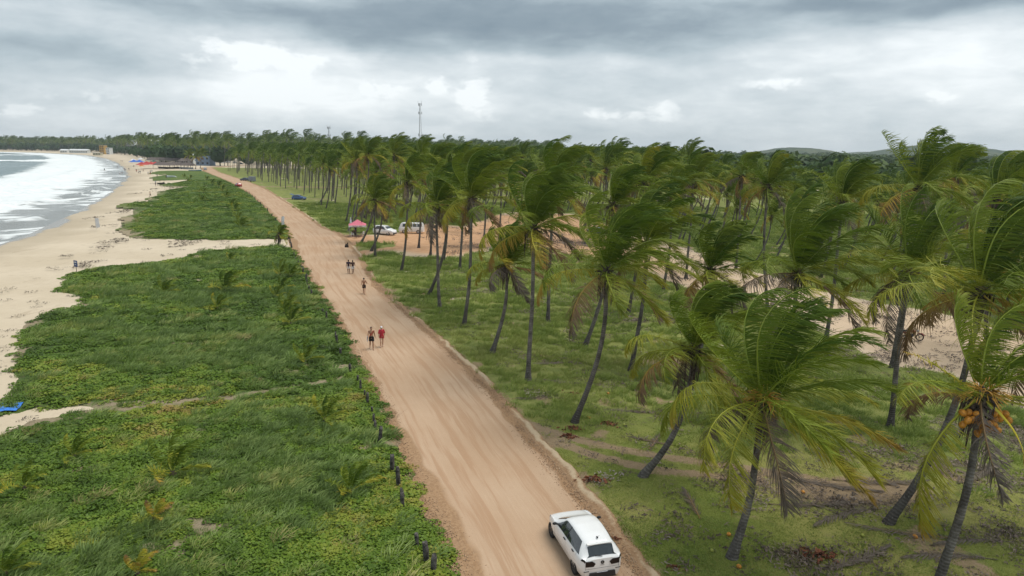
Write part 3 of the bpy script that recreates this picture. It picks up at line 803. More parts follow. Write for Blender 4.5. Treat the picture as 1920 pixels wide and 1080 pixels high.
def frond_mesh(*a, **k):
    V, F, mi, ag, tp = frond_data(*a, **k)
    me = mesh_np('frond', V, F, [M_FROND, M_RACHIS], fm=mi, attrs=dict(age=ag, tip=tp))
    return me
def crown_params(seed, n=25, size=1.0, old=.20):
    g = np.random.default_rng(seed); out = []
    a0 = g.uniform(0, 6.28)
    for i in range(n):
        f = i / (n - 1)
        el = R(86 - 116 * f ** 1.45 + g.normal(0, 6)); azm = a0 + i * 2.39996 + g.normal(0, .15)
        L = size * (4.4 + .6 * math.sin(math.pi * min(1, f * .9 + .25)) + g.normal(0, .2))
        wk = 1.95 - 1.15 * f + g.normal(0, .25); gk = .75 + 1.0 * f + g.normal(0, .2)
        age = .05 + .34 * f ** 1.5 + g.normal(0, .07)
        if f > 1 - old: age = g.choice([.24, .30, .34, .40, .50, .62, .90])
        if f > .955: gk = 2.2; age = g.choice([.7, .9])
        out.append((azm, el, L, max(.3, wk), gk, float(np.clip(age, 0, 1))))
    return out
def crown_meshes(seed, nl, lseg, lw, n=25, size=1.0, **kw):
    global WIND
    g = np.random.default_rng(seed + 500)
    wa = g.normal(.14, .22); WIND = nrmz(np.array([math.cos(wa), math.sin(wa), g.normal(0, .08)]))
    return [frond_mesh(a, e, L, wk, gk, nl, age, g, lseg=lseg, lw=lw, ll=1.22 * size, **kw) for a, e, L, wk, gk, age in crown_params(seed, n, size)]
def trunk_mesh(top, bend=.55, r0=.165, r1=.115, seed=0, n=22, k=10, flare=1.0):
    """curved trunk from the origin to top (x, y, z): leans early, straightens later"""
    g = np.random.default_rng(seed)
    top = np.array(top, float); P = []
    mid = np.array([top[0] * bend * 2.05, top[1] * bend * 1.5, top[2] * .46])
    V = []; F = []; H = []
    wob = g.normal(0, .05, 3)
    for i in range(n + 1):
        t = i / n
        p = 2 * t * (1 - t) * mid + t * t * top
        p = p + np.array([math.sin(t * 5 + wob[0] * 40) * .06, math.cos(t * 4 + wob[1] * 40) * .05, 0]) * math.sin(math.pi * t)
        P.append(p)
    P = np.array(P); P[0, 2] = -.25
    for i in range(n + 1):
        t = i / n; h = P[i, 2]
        r = r0 + (r1 - r0) * min(1, t * 1.3) + flare * .15 * math.exp(-max(h, 0) / .35)
        d = P[min(i + 1, n)] - P[max(i - 1, 0)]; d = d / np.linalg.norm(d)
        a = np.cross(d, [0, 1, 0]); a /= np.linalg.norm(a); b = np.cross(d, a)
        for j in range(k):
            th = 2 * math.pi * j / k
            V.append(P[i] + (a * math.cos(th) + b * math.sin(th)) * r * (1 + .04 * math.sin(i * 2.3 + j))); H.append(h)
    for i in range(n):
        for j in range(k):
            j2 = (j + 1) % k
            F.append([i * k + j, i * k + j2, (i + 1) * k + j2, (i + 1) * k + j])
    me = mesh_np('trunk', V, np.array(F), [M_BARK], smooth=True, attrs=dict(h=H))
    return me
def sheath_mesh(seed, big=1.0):
    """fibrous cluster of old leaf bases and hanging scraps right under the fronds"""
    g = np.random.default_rng(seed); mb = MB()
    mb.ball((0, 0, -.05), (.24 * big, .24 * big, .42 * big), 9, 6)
    for i in range(26):
        a = g.uniform(0, 6.28); L = g.uniform(.5, 1.7) * big; r = .2 * big
        p0 = Vector((math.cos(a) * r, math.sin(a) * r, g.uniform(-.3, .15)))
        out = g.uniform(.05, .45)
        p1 = p0 + Vector((math.cos(a) * out + .12, math.sin(a) * out, -.15)) * 1.0
        p2 = p1 + Vector((.10 + g.normal(0, .08), g.normal(0, .1), -L))
        wd = Vector((-math.sin(a), math.cos(a), 0)) * g.uniform(.03, .09) * big
        q0, q1, q2 = p0, p1, p2
        mb.add([q0 - wd, q0 + wd, q1 + wd, q1 - wd, q2 + wd * .25, q2 - wd * .25], [[0, 1, 2, 3], [3, 2, 4, 5]])
    for i in range(12):       # cut stubs of leaf stalks pointing out
        a = g.uniform(0, 6.28); e = g.uniform(-.3, .7)
        d = Vector((math.cos(a) * math.cos(e), math.sin(a) * math.cos(e), math.sin(e)))
        mb.tube([d * .15, d * (.15 + g.uniform(.25, .55))], [.055, .03], 5)
    return mb.mesh('leaf_sheath', M_FIBRE, True)
SHEATHS = [sheath_mesh(i) for i in range(5)]
_cm = MB(); _cm.ball((0, 0, 0), (.105, .105, .13), 10, 7); COCO_ME = _cm.mesh('coconut', M_COCO, True)
_cm = MB(); _cm.ball((0, 0, 0), (.10, .10, .13), 8, 6); COCOG_ME = _cm.mesh('coconut', M_COCOG, True)
def stalk_mesh(seed):
    g = np.random.default_rng(seed); mb = MB()
    mb.tube([(0, 0, 0), (.12, 0, .28), (.22, 0, .36)], [.035, .03, .02], 5)
    for i in range(34):
        d = Vector((g.normal(0, .5) + .4, g.normal(0, .5), g.normal(0, .45) + .1)).normalized()
        b = Vector((.12, 0, .22)) + Vector(g.normal(0, .04, 3)); L = g.uniform(.25, .5)
        mb.tube([b, b + d * L * .6, b + d * L + Vector((0.06, 0, -.08))], [.014, .011, .008], 4)
    return mb.mesh('flower_stalk', M_STALK, True)
STALK = stalk_mesh(3)

def palm(base, top, label, group, fronds, trunk=None, seed=0, n_coco=0, green=0, stalk=0, rz=0.0, s=1.0, keep_frac=1.0, scale_tr=1.0, crown_s=1.0, coco_at=None):
    """top is the crown node relative to base"""
    g = np.random.default_rng(seed)
    o = empty('coconut_palm', base, rz, s); tag(o, label, 'palm tree', group)
    ob('trunk', trunk or trunk_mesh(top, seed=seed, r0=.165 * scale_tr, r1=.115 * scale_tr), o)
    cr = Vector(top)
    for i, me in enumerate(fronds):
        ob('frond', me, o, loc=cr, rot=(g.normal(0, .03), g.normal(0, .03), g.normal(0, .05)), scale=(crown_s,) * 3)
    ob('leaf_sheath', SHEATHS[seed % 5], o, loc=cr, rot=(0, 0, g.uniform(0, 6)))
    clusters = coco_at or [(g.uniform(-.5, 3.4)) for _ in range(3)]
    for i in range(n_coco + green):
        a = -1.57 + (clusters[i % len(clusters)] if coco_at is None else clusters[i % len(clusters)])
        c = Vector((math.cos(a) * .62, math.sin(a) * .62, -.50 - .25 * (i % len(clusters) == 0))) if coco_at else Vector((math.cos(a) * .38, math.sin(a) * .38, -.42))
        k_ = i // len(clusters); q = c + (Vector((((k_ % 3) - 1) * .20 + (k_ // 3 % 2) * .08, g.normal(0, .06), -(k_ // 3) * .19)) if coco_at else Vector((g.normal(0, .11), g.normal(0, .09), g.normal(0, .13))))
        ob('coconut', COCO_ME if i < n_coco else COCOG_ME, o, loc=cr + q, rot=(g.normal(0, .5), g.normal(0, .5), 0), scale=(1.1,) * 3)
    for i in range(stalk):
        ob('flower_stalk', STALK, o, loc=cr + Vector((0, -.15, -.05)), rot=(0, 0, math.pi * (1.0 if i == 0 else -.3)), scale=(1.3,) * 3)
    return o
def place(bpx, bpy, cpx, cpy, dy=.4):
    b = G(bpx, bpy); c = at_depth(cpx, cpy, b.y + dy)
    return (b.x, b.y, 0.0), (c.x - b.x, dy, c.z)

GNEAR = 'coconut palms standing apart on the grass by the road'
heroes = [  # base px, crown px, label, options
    (1370, 1050, 1428, 752, 'near palm right of the white hatchback with orange flower stalks in its crown', dict(stalk=2, green=2)),
    (1200, 897, 1300, 655, 'strongly leaning palm whose slanting trunk starts beside the wheel ruts', dict(size=.82, green=1)),
    (1660, 985, 1836, 548, 'tall palm with a flared black foot and a long slanting trunk above the dead fronds', dict(green=5)),
    (1746, 1130, 1838, 742, 'near palm bearing clusters of bright orange coconuts and one long yellow hanging frond', dict(coco=21, stalk=2, size=.8, n=11)),
    (1075, 795, 1138, 508, 'leaning palm beside the road bend with dark fibre hanging under a ragged yellow green crown', dict(green=6)),
    (990, 715, 1000, 428, 'tall straight grey palm with a big full crown, its foot near the grey fallen fronds', dict(green=4)),
    (1668, 805, 1704, 512, 'black trunked palm standing in long grass in front of its twin by the motorcycle', dict(green=3)),
    (1445, 800, 1496, 512, 'broad crowned palm seen directly behind the palm with the orange flower stalk', dict(green=3)),
    (2010, 1010, 2030, 590, 'palm at the right edge whose long green fronds reach into the view', dict(green=4)),
    (922, 663, 950, 498, 'short leaning palm with drooping grey fronds between the road and the tall grey palm', dict(size=.78, green=2)),
    (1182, 697, 1212, 458, 'palm with a straight trunk and full crown behind the leaning road bend palm', dict(green=3)),
    (870, 610, 884, 372, 'very tall pale trunked palm halfway between the road and the grassy clearing', dict(green=5)),
]
second = [
    (1096, 650, 1150, 385, 'slim leaning palm behind the ragged yellow green crown'),
    (1672, 692, 1722, 350, 'taller of the twin dark trunked palms in front of the motorcycle'),
    (1300, 700, 1332, 508, 'palm with a low broad crown left of the broad crowned palm'),
    (1548, 640, 1580, 380, 'tall palm with a big round wind combed crown rising above the sandy track'),
    (1027, 605, 1036, 352, 'dark slender palm behind the tall straight grey palm'),
    (1178, 588, 1206, 345, 'palm standing at the far edge of the long grass, crown above the short palms'),
    (1243, 548, 1262, 365, 'palm on the near side of the sandy track, left of the low broad crown'),
    (825, 580, 818, 385, 'thin dark palm nearly crossing a curved one near the road'),
    (803, 555, 838, 372, 'palm with a curved foot just left of the thin dark palm'),
    (752, 510, 764, 342, 'lone curved palm in front of the sandy clearing and the white van'),
    (703, 483, 702, 376, 'short dark palm at the near edge of the sandy clearing'),
    (677, 455, 697, 368, 'leaning palm on the small grass island in front of the pink gazebo'),
    (696, 470, 716, 380, 'palm forming a cross with the short dark palm by the white car'),
    (785, 465, 788, 335, 'palm right of the white van with an orange dying frond'),
    (807, 480, 812, 318, 'palm standing behind the thin dark palm on leaf litter'),
    (831, 492, 842, 330, 'palm on the litter strip below the clearing, third right of the van'),
    (862, 507, 868, 325, 'slender palm on the grass directly left of the very tall pale palm'),
    (905, 465, 912, 325, 'palm by the right end of the orange clearing'),
    (935, 460, 940, 318, 'palm on the brown litter right of the orange clearing'),
    (657, 426, 668, 300, 'thick palm with a pale forked look directly left of the pink gazebo'),
    (650, 436, 690, 290, 'big leaning palm with a wide dark foot beside the gazebo'),
    (1208, 512, 1224, 330, 'palm on the edge of the sandy track behind the long grass'),
    (1286, 522, 1300, 340, 'thin palm standing in the pale sandy track'),
    (1440, 585, 1440, 350, 'palm beyond the low broad crown on the near verge of the track'),
    (1850, 650, 1870, 372, 'large palm behind the slanting long trunk at the right edge'),
    (1960, 700, 1940, 440, 'palm half hidden at the right edge of the view above the track'),
    (1770, 560, 1790, 330, 'palm far side of the track behind the tall twin palm'),
    (352, 316.5, 354, 291, 'dark palm in front of the blue house, left of three'),
    (366, 317.5, 368, 294, 'dark palm in front of the blue house, middle of three'),
    (375, 315.5, 377, 290, 'dark palm in front of the blue house, right of three'),
    (1380, 505, 1392, 330, 'palm on the far verge of the track behind the low broad crown'),
]
SETS2 = [crown_meshes(100 + i, 66, 3, .052, n=23 + i % 3) for i in range(6)]
for i, (bx, by, cx, cy, lab, op) in enumerate(heroes):
    b, t = place(bx, by, cx, cy)
    sz = op.get('size', 1.0)
    seed_ = 10 + i
    fr = crown_meshes(10 + i, 104 if i < 8 else 80, 3, .034 if i < 8 else .042, n=op.get('n', 24 + i % 3), size=sz)
    pz = palm(b, t, lab, GNEAR, fr, seed=i, n_coco=op.get('coco', 0), green=op.get('green', 0), stalk=op.get('stalk', 0), crown_s=1.0 if i == 3 else 1.05, coco_at=[-.1, -.95, .95] if op.get('coco') else None)
    if i == 3:      # the long yellow frond hanging to the left of this trunk, and bare yellow stalks
        g = np.random.default_rng(5); WIND = np.array([.98, .1, -.1])
        def extra(*a, **k): ob('frond', frond_mesh(*a, g, **k), pz, loc=Vector(t))
        extra(R(195), R(-32), 5.6, 1.3, 3.4, 120, .36, lseg=4, lw=.034, ll=1.3, bare=.26, rr=.042)
        extra(R(180), R(10), 2.6, .1, .3, 34, .46, lseg=3, lw=.04, ll=.55, bare=.2, rr=.035)
        extra(R(172), R(34), 2.8, .1, .4, 40, .40, lseg=3, lw=.04, ll=.6, bare=.2, rr=.035)
        extra(R(-60), R(-30), 2.3, .1, 1.6, 6, .58, lseg=3, lw=.04, ll=.5, bare=.9, rr=.055)
        extra(R(-20), R(-8), 3.6, .4, .8, 60, .42, lseg=3, lw=.04, ll=1.0, bare=.4, rr=.045)
    if i == 0:      # this crown streams to the right, with two arched fronds hanging on the windward side
        g = np.random.default_rng(6); WIND = np.array([.97, .12, -.12])
        def extra(*a, **k): ob('frond', frond_mesh(*a, g, **k), pz, loc=Vector(t))
        extra(R(188), R(30), 4.6, 1.0, 2.7, 100, .34, lseg=4, lw=.034, ll=1.2, bare=.14)
        extra(R(215), R(8), 4.6, .8, 1.9, 100, .38, lseg=4, lw=.034, ll=1.2, bare=.14)
        extra(R(-12), R(-4), 5.2, .6, .75, 110, .40, lseg=4, lw=.034, ll=1.2, bare=.14)
        extra(R(-40), R(-28), 5.0, .8, .9, 110, .44, lseg=4, lw=.034, ll=1.2, bare=.14)
        extra(R(18), R(10), 5.0, .6, .8, 110, .30, lseg=4, lw=.034, ll=1.2, bare=.14)
SEC_XY = []
for i, (bx, by, cx, cy, lab) in enumerate(second):
    b, t = place(bx, by, cx, cy); SEC_XY.append(b)
    palm(b, t, lab, GNEAR, SETS2[i % 6], seed=40 + i, green=3 if i % 2 else 5, rz=0, crown_s=(1.1 if b[1] > 300 else .84 + .22 * ((i * 37) % 10) / 10))
HERO_XY = [place(*h[:4])[0] for h in heroes]

# small coconut palm on the left verge by the sand path, short thick trunk
b = G(521, 462); g = np.random.default_rng(9)
y_me = [frond_mesh(a_, e_, L_ * .42, w_ * 1.1, k_, 30, .12 + .2 * (q > 9), g, lseg=3, lw=.05, ll=.62, rr=.02) for q, (a_, e_, L_, w_, k_, g_) in enumerate(crown_params(77, 17))]
palm((b.x, b.y, .05), (.35, 0, 1.9), 'small bushy coconut palm on the left verge where the sand path meets the road', None, y_me, trunk=trunk_mesh((.35, 0, 1.9), seed=3, r0=.16, r1=.14), seed=3)

# ---- the plantation beyond: regular rows, each tree its own object
PROTO = []
_cp = crown_params
for k in range(9):
    crown_params = lambda s_, n=25, z_=1.0: [(a_, e_, L_, w_, k_, ag_ * .72) for a_, e_, L_, w_, k_, ag_ in _cp(s_, n, z_)]
    ms = crown_meshes(200 + k, 36, 2, .080, n=20 + k % 3)
    hgt = 10.6 + .42 * k; lean = 1.2 + (k * 7 % 5) * .55
    PROTO.append((ms, trunk_mesh((lean, .3, hgt), seed=60 + k, n=12, k=7, r0=.20, r1=.15), (lean, .3, hgt)))
crown_params = _cp
grove_edge = GP([(398, 318), (440, 331), (470, 338), (505, 350), (540, 365), (600, 392), (640, 418), (680, 425), (760, 432), (840, 440), (950, 452), (1050, 452), (1200, 470), (1350, 500), (1500, 535), (1650, 565), (1930, 620), (2400, 760), ('w', 420, 90), ('w', 420, 420), ('w', 300, 560), ('w', -170, 620)])
pts = []
g = np.random.default_rng(11)
th = R(-24)
for a in range(-90, 90):
    for c in range(-90, 90):
        u, v = a * 7.6, c * 7.6
        xx = u * math.cos(th) - v * math.sin(th) + g.normal(0, 1.1) + 60; yy = u * math.sin(th) + v * math.cos(th) + g.normal(0, 1.1) + 300
        if yy < 50 or yy > 620 or abs(xx) > yy * .86 + 10: continue
        pts.append((xx, yy))
pts = np.array(pts)
dd = sdf(pts[:, 0], pts[:, 1], grove_edge)
clr = sdf(pts[:, 0], pts[:, 1], CLEAR)
ok = (dd > 0) & ((clr < 0) | (g.random(len(pts)) < .22)) & (pts[:, 0] > road_x(pts[:, 1])[1] + 6)
pts = pts[ok]
pts = pts[(pts[:, 0] / pts[:, 1] < .22) | (np.hypot(pts[:, 0], pts[:, 1]) < 235)]
av = [Vector((p[0], p[1])) for p in SEC_XY + HERO_XY]
vehicles_px = [(722, 440), (775, 438), (560, 374), (670, 440), (1120, 438), (458, 340)]
avv = [G(a, b).xy for a, b in vehicles_px]
pts = np.array([p for p in pts if all((Vector(p) - q).length > 5.2 for q in av) and all((Vector(p) - q).length > 6 for q in avv)])
order = np.argsort(np.hypot(pts[:, 0], pts[:, 1])); pts = pts[order]
N_IND = 250
print('plantation palms', len(pts))
LAND = [(300, 'farthest thatched huts'), (400, 'silver car at the road end'), (450, 'small red car'), (475, 'grey box trailer'), (515, 'bushy roadside palm'), (560, 'blue hatchback'), (610, 'bend of the upper road'), (655, 'forked looking palm'), (690, 'pink gazebo'), (724, 'white people carrier'), (760, 'lone curved palm'), (790, 'white minibus'), (835, 'crossing pair of trunks'), (880, 'very tall pale palm'), (930, 'end of the orange clearing'), (975, 'brown litter ground'), (1010, 'tall straight grey palm'), (1060, 'dark slender palm'), (1110, 'half hidden dark car'), (1160, 'ragged leaning palm'), (1210, 'straight full crowned palm'), (1260, 'near verge of the track'), (1330, 'low broad crown'), (1400, 'middle of the sandy track'), (1500, 'broad crowned palm'), (1580, 'round wind combed crown'), (1650, 'gap of pale sand'), (1720, 'twin dark trunks'), (1800, 'red motorcycle'), (1870, 'long slanting trunk'), (1960, 'right edge of the grove')]
_used = {}
def where(x, y):
    r = math.hypot(x, y); px = 960 + FPX * x / y
    q, name_ = min(LAND, key=lambda l: abs(l[0] - px))
    side = 'left' if px < q - 9 else 'right' if px > q + 9 else 'straight'
    rank = 'front row' if r < 115 else 'second row' if r < 135 else 'third row' if r < 155 else 'middle rows' if r < 180 else 'deep rows' if r < 210 else 'rearmost rows'
    lab = '%s palm of the plantation, %s behind the %s' % (rank, side, name_)
    k = _used.get(lab, 0); _used[lab] = k + 1
    if k: lab = '%s %s' % (['', 'next', 'third', 'fourth', 'fifth', 'sixth', 'seventh'][min(k, 6)], lab)
    return lab
for i, (px_, py_) in enumerate(pts[:N_IND]):
    ms, tr, top = PROTO[i % 9] if g.random() < .5 else PROTO[int(g.integers(9))]
    r = math.hypot(px_, py_)
    s = float(g.uniform(.78, 1.12)) * (1 - .10 * float(sstep(110, 190, r))); s *= 1.0 - .26 * float(sstep(.20, .34, px_ / py_))
    lab = where(px_, py_)
    grp = 'coconut palms of the plantation'
    if r < 150:
        palm((px_, py_, 0), top, lab, grp, ms, trunk=tr, seed=int(g.integers(1000)), rz=float(g.normal(0, .18)), s=s, crown_s=float(g.uniform(.88, 1.12)))
    else:
        o = empty('coconut_palm', (px_, py_, 0), float(g.normal(0, .2)), s); tag(o, lab, 'palm tree', grp)
        ob('trunk', tr, o); ob('leaf_sheath', SHEATHS[i % 5], o, loc=top)
        key = id(ms)
        if key not in MATS:
            Vs = []; Fs = []; Ms = []; A = []; T = []; nn_ = 0
            for me in ms:
                n = len(me.vertices); v = np.zeros(n * 3, np.float32); me.vertices.foreach_get('co', v); Vs.append(v.reshape(-1, 3))
                f = np.zeros(len(me.loops), np.int32); me.loops.foreach_get('vertex_index', f); Fs.append(f.reshape(-1, 4) + nn_)
                q = np.zeros(len(me.polygons), np.int32); me.polygons.foreach_get('material_index', q); Ms.append(q)
                for nm, L_ in (('age', A), ('tip', T)):
                    b_ = np.zeros(n, np.float32); me.attributes[nm].data.foreach_get('value', b_); L_.append(b_)
                nn_ += n
            MATS[key] = mesh_np('crown', np.concatenate(Vs), np.concatenate(Fs), [M_FROND, M_RACHIS], fm=np.concatenate(Ms), attrs=dict(age=np.concatenate(A), tip=np.concatenate(T)))
        ob('crown', MATS[key], o, loc=top, scale=(1.05,) * 3)

# ---- instancing of uncountable things on points (geometry nodes)
def scatter(name, label, protos, P, S, RZ, tint, seed=0, tilt=None):
    coll = bpy.data.collections.new(name + '_kinds')
    for k, me in enumerate(protos):
        o = bpy.data.objects.new('%s_piece' % name, me); coll.objects.link(o)
    n = len(P)
    me = bpy.data.meshes.new(name); me.vertices.add(n); me.vertices.foreach_set('co', np.asarray(P, np.float32).ravel())
    for nm, v in (('scl', S), ('tint', tint)):
        a = me.attributes.new(nm, 'FLOAT', 'POINT'); a.data.foreach_set('value', np.asarray(v, np.float32))
    a = me.attributes.new('rot', 'FLOAT_VECTOR', 'POINT')
    rv = np.zeros((n, 3), np.float32); rv[:, 2] = RZ
    if tilt is not None: rv[:, 0] = tilt[:, 0]; rv[:, 1] = tilt[:, 1]
    a.data.foreach_set('vector', rv.ravel())
    a = me.attributes.new('kind_id', 'INT', 'POINT'); a.data.foreach_set('value', (np.random.default_rng(seed).integers(0, len(protos), n)).astype(np.int32))
    o = ob(name, me); tag(o, label, kind='stuff')
    ng = bpy.data.node_groups.new(name, 'GeometryNodeTree')
    ng.interface.new_socket('Geometry', in_out='INPUT', socket_type='NodeSocketGeometry'); ng.interface.new_socket('Geometry', in_out='OUTPUT', socket_type='NodeSocketGeometry')
    N = ng.nodes; gi = N.new('NodeGroupInput'); go = N.new('NodeGroupOutput')
    ci = N.new('GeometryNodeCollectionInfo'); ci.inputs['Collection'].default_value = coll; ci.inputs['Separate Children'].default_value = True; ci.inputs['Reset Children'].default_value = True
    ip = N.new('GeometryNodeInstanceOnPoints'); ip.inputs['Pick Instance'].default_value = True
    def na(nm, dt):
        q = N.new('GeometryNodeInputNamedAttribute'); q.data_type = dt; q.inputs[0].default_value = nm; return q.outputs[0]
    er = N.new('FunctionNodeEulerToRotation')
    L = ng.links
    L.new(gi.outputs[0], ip.inputs['Points']); L.new(ci.outputs[0], ip.inputs['Instance']); L.new(na('kind_id', 'INT'), ip.inputs['Instance Index'])
    L.new(na('rot', 'FLOAT_VECTOR'), er.inputs[0]); L.new(er.outputs[0], ip.inputs['Rotation']); L.new(na('scl', 'FLOAT'), ip.inputs['Scale'])
    L.new(ip.outputs[0], go.inputs[0])
    md = o.modifiers.new('scatter', 'NODES'); md.node_group = ng
    return o
rest = pts[N_IND:]
if len(rest):
    protos = []
    for k in range(4):
        g2 = np.random.default_rng(k + 900); Vs = []; Fs = []; Ms = []; A = []; T = []; nn_ = 0
        lean, hgt = 1.4, 12.4
        for (a_, e_, L_, w_, k_, ag_) in crown_params(700 + k, 17):
            V_, F_, m_, a2, t2 = frond_data(a_, e_, L_ * 1.1, w_, k_, 13, ag_ * .35, g2, lseg=2, lw=.19, ll=1.25, rseg=6)
            V_ = V_ + np.array([lean, .3, hgt]); Vs.append(V_); Fs.append(F_ + nn_); Ms.append(m_); A.append(a2); T.append(t2); nn_ += len(V_)
        # trunk
        th_ = []; 
        for i in range(5):
            t = i / 4
            for j in range(5): th_.append([lean * t * (.4 + .6 * t) + math.cos(j * 1.2566) * .17, .3 * t + math.sin(j * 1.2566) * .17, hgt * t])
        tf = [[i * 5 + j, i * 5 + (j + 1) % 5, (i + 1) * 5 + (j + 1) % 5, (i + 1) * 5 + j] for i in range(4) for j in range(5)]
        Vs.append(np.array(th_)); Fs.append(np.array(tf) + nn_); Ms.append(np.full(20, 2)); A.append(np.zeros(25)); T.append(np.zeros(25))
        protos.append(mesh_np('far_palm', np.concatenate(Vs), np.concatenate(Fs), [M_FROND, M_RACHIS, M_BARK], fm=np.concatenate(Ms), attrs=dict(age=np.concatenate(A), tip=np.concatenate(T), h=np.full(nn_ + 25, 5.0))))
    FARP = protos
    n = len(rest)
    scatter('distant_palms', 'far rows of coconut palms merging into one canopy', protos, np.c_[rest, np.zeros(n)], g.uniform(.72, 1.06, n) * (1 - .28 * sstep(.20, .34, rest[:, 0] / rest[:, 1])), g.normal(0, .25, n), g.random(n), 5)

# ---- the wooded bay at the far left and the wood behind the plantation
def crown_blob(seed, leafs=260, r=1.0):
    """broadleaf crown of leaf clumps: uneven dome with gaps"""
    g = np.random.default_rng(seed); V = []; F = []
    nb = 7
    cs = [(g.normal(0, .45), g.normal(0, .45), g.uniform(.45, .95), g.uniform(.35, .55)) for _ in range(nb)]
    for i in range(leafs):
        cx, cy, cz, rr = cs[i % nb]
        d = g.normal(0, 1, 3); d /= np.linalg.norm(d); d[2] = abs(d[2]) * .9 + d[2] * .1
        c = np.array([cx, cy, cz]) + d * rr * g.uniform(.75, 1.05)
        s = g.uniform(.07, .15); a = nrmz(np.cross(d, g.normal(0, 1, 3))); b = np.cross(d, a); k = len(V)
        tilt = d * g.normal(0, .4) * s
        V += [c - a * s - b * s * .7, c + a * s - b * s * .7 + tilt, c + a * s * .6 + b * s, c - a * s * .7 + b * s * .8 - tilt]; F.append([k, k + 1, k + 2, k + 3])
    V.extend([(-.05, -.05, -.0), (.05, -.05, 0), (.03, .03, .7), (-.03, .03, .7)]); F.append([len(V) - 4, len(V) - 3, len(V) - 2, len(V) - 1])
    # dark inner mass so the crown is not see-through
    mbb = MB(); mbb.ball((0, 0, .62), (.62, .62, .36), 8, 5); k = len(V)
    V += [tuple(v) for v in mbb.V]; F += [[i + k for i in f] for f in mbb.F]
    return mesh_np('tree_crown', V, F, [M_FOREST])
BROAD = [crown_blob(i) for i in range(4)]
def poly_points(poly, n, g):
    lo, hi = poly.min(0), poly.max(0); out = []
    while len(out) < n:
        q = g.uniform(lo, hi, (n * 2, 2)); q = q[sdf(q[:, 0], q[:, 1], poly) > 0]; out += q.tolist()
    return np.array(out[:n])
g = np.random.default_rng(21)
wood = np.array([(60, 560), (90, 240), (200, 170), (300, 120), (430, 60), (1100, 300), (1700, 900), (1700, 1500), (400, 1600), (0, 900)], float)
q = poly_points(wood, 6500, g)
q = q[(sdf(q[:, 0], q[:, 1], grove_edge) < -2) | ((q[:, 0] / q[:, 1] > .23) & (np.hypot(q[:, 0], q[:, 1]) > 240))]
n = len(q)
scatter('woodland', 'broad green wood stretching away behind the palm plantation', BROAD, np.c_[q, np.full(n, -.6)], g.uniform(6.0, 10.5, n) * (1 + .25 * (g.random(n) < .12)), g.uniform(0, 6.28, n), g.random(n), 3)
# strip of wood in front of the hills so that the plain carries on to the horizon
bay = np.vstack([GP([(-80, 281.2), (0, 282), (60, 283), (120, 284), (180, 286.0), (230, 290), (262, 296.5), (285, 303), (330, 309), (376, 312)]), np.array([(-150, 560), (-60, 700), (60, 900), (60, 1500), (-2000, 2300), (-2600, 2100)])])
q = poly_points(bay, 3300, g)
w_ = sdf(q[:, 0], q[:, 1], bay)
q = q[(w_ < 260) | (g.random(len(q)) < .4)]
n = len(q)
scatter('bay_palms', 'dense belt of tall coconut palms round the far end of the bay', FARP, np.c_[q, np.zeros(n)], g.uniform(1.0, 1.75, n), g.normal(0, .3, n), g.random(n), 6)
q = poly_points(bay, 3800, g); n = len(q)
scatter('bay_woodland', 'low dark trees filling the belt behind the bay beach', BROAD, np.c_[q, np.full(n, -.5)], g.uniform(6, 12, n), g.uniform(0, 6.28, n), g.random(n) * .7, 8)

# ================================================================== ground cover (uncountable): creepers, grasses, litter
def clump_creeper(seed, n=90, r=.45, ls=.055):
    g = np.random.default_rng(seed); V = []; F = []
    for i in range(n):
        a = g.uniform(0, 6.28); q = r * math.sqrt(g.random()); h = g.uniform(.02, .12) * (1.15 - q / r)
        c = np.array([q * math.cos(a), q * math.sin(a), h])
        nn = nrmz(np.array([g.normal(0, .45), g.normal(0, .45), 1.0])); t = nrmz(np.cross(nn, g.normal(0, 1, 3))); b = np.cross(nn, t); s = ls * g.uniform(.7, 1.35); k = len(V)
        V += [c - t * s, c + b * s * .85, c + t * s, c - b * s * .85]; F.append([k, k + 1, k + 2, k + 3])
    return mesh_np('creeper', V, np.array(F), [M_CREEP])
def clump_grass(seed, n=70, r=.35, L=.6, wd=.011, wind=1.0, mat=None, up=1.0):
    g = np.random.default_rng(seed); V = []; F = []
    for i in range(n):
        a = g.uniform(0, 6.28); q = r * math.sqrt(g.random())
        p = np.array([q * math.cos(a), q * math.sin(a), -.03]); l = L * g.uniform(.55, 1.15)
        d = nrmz(np.array([math.cos(a) * .4 + g.normal(0, .2), math.sin(a) * .4 + g.normal(0, .2), up]))
        sd = nrmz(np.cross(d, [g.normal(), g.normal(), .1])); k = len(V)
        for j in range(4):
            w_ = wd * [1, 1, .8, .15][j]
            V += [p - sd * w_, p + sd * w_]
            p = p + d * l / 3; d = nrmz(d + WIND * wind * .42 + np.array([0, 0, -.30]))
        F += [[k, k + 1, k + 3, k + 2], [k + 2, k + 3, k + 5, k + 4], [k + 4, k + 5, k + 7, k + 6]]
    return mesh_np('grass_tuft', V, np.array(F), [mat or M_GRASS])
def polar_points(n, r0, r1, a0, a1, g, p=1.0):
    """area density falls as 1/r**p"""
    u = g.random(n); k = 2 - p
    r = (r0 ** k + u * (r1 ** k - r0 ** k)) ** (1 / k) if abs(k) > 1e-6 else r0 * (r1 / r0) ** u
    a = np.radians(g.uniform(a0, a1, n))
    return r * np.sin(a), r * np.cos(a), r
g = np.random.default_rng(31)
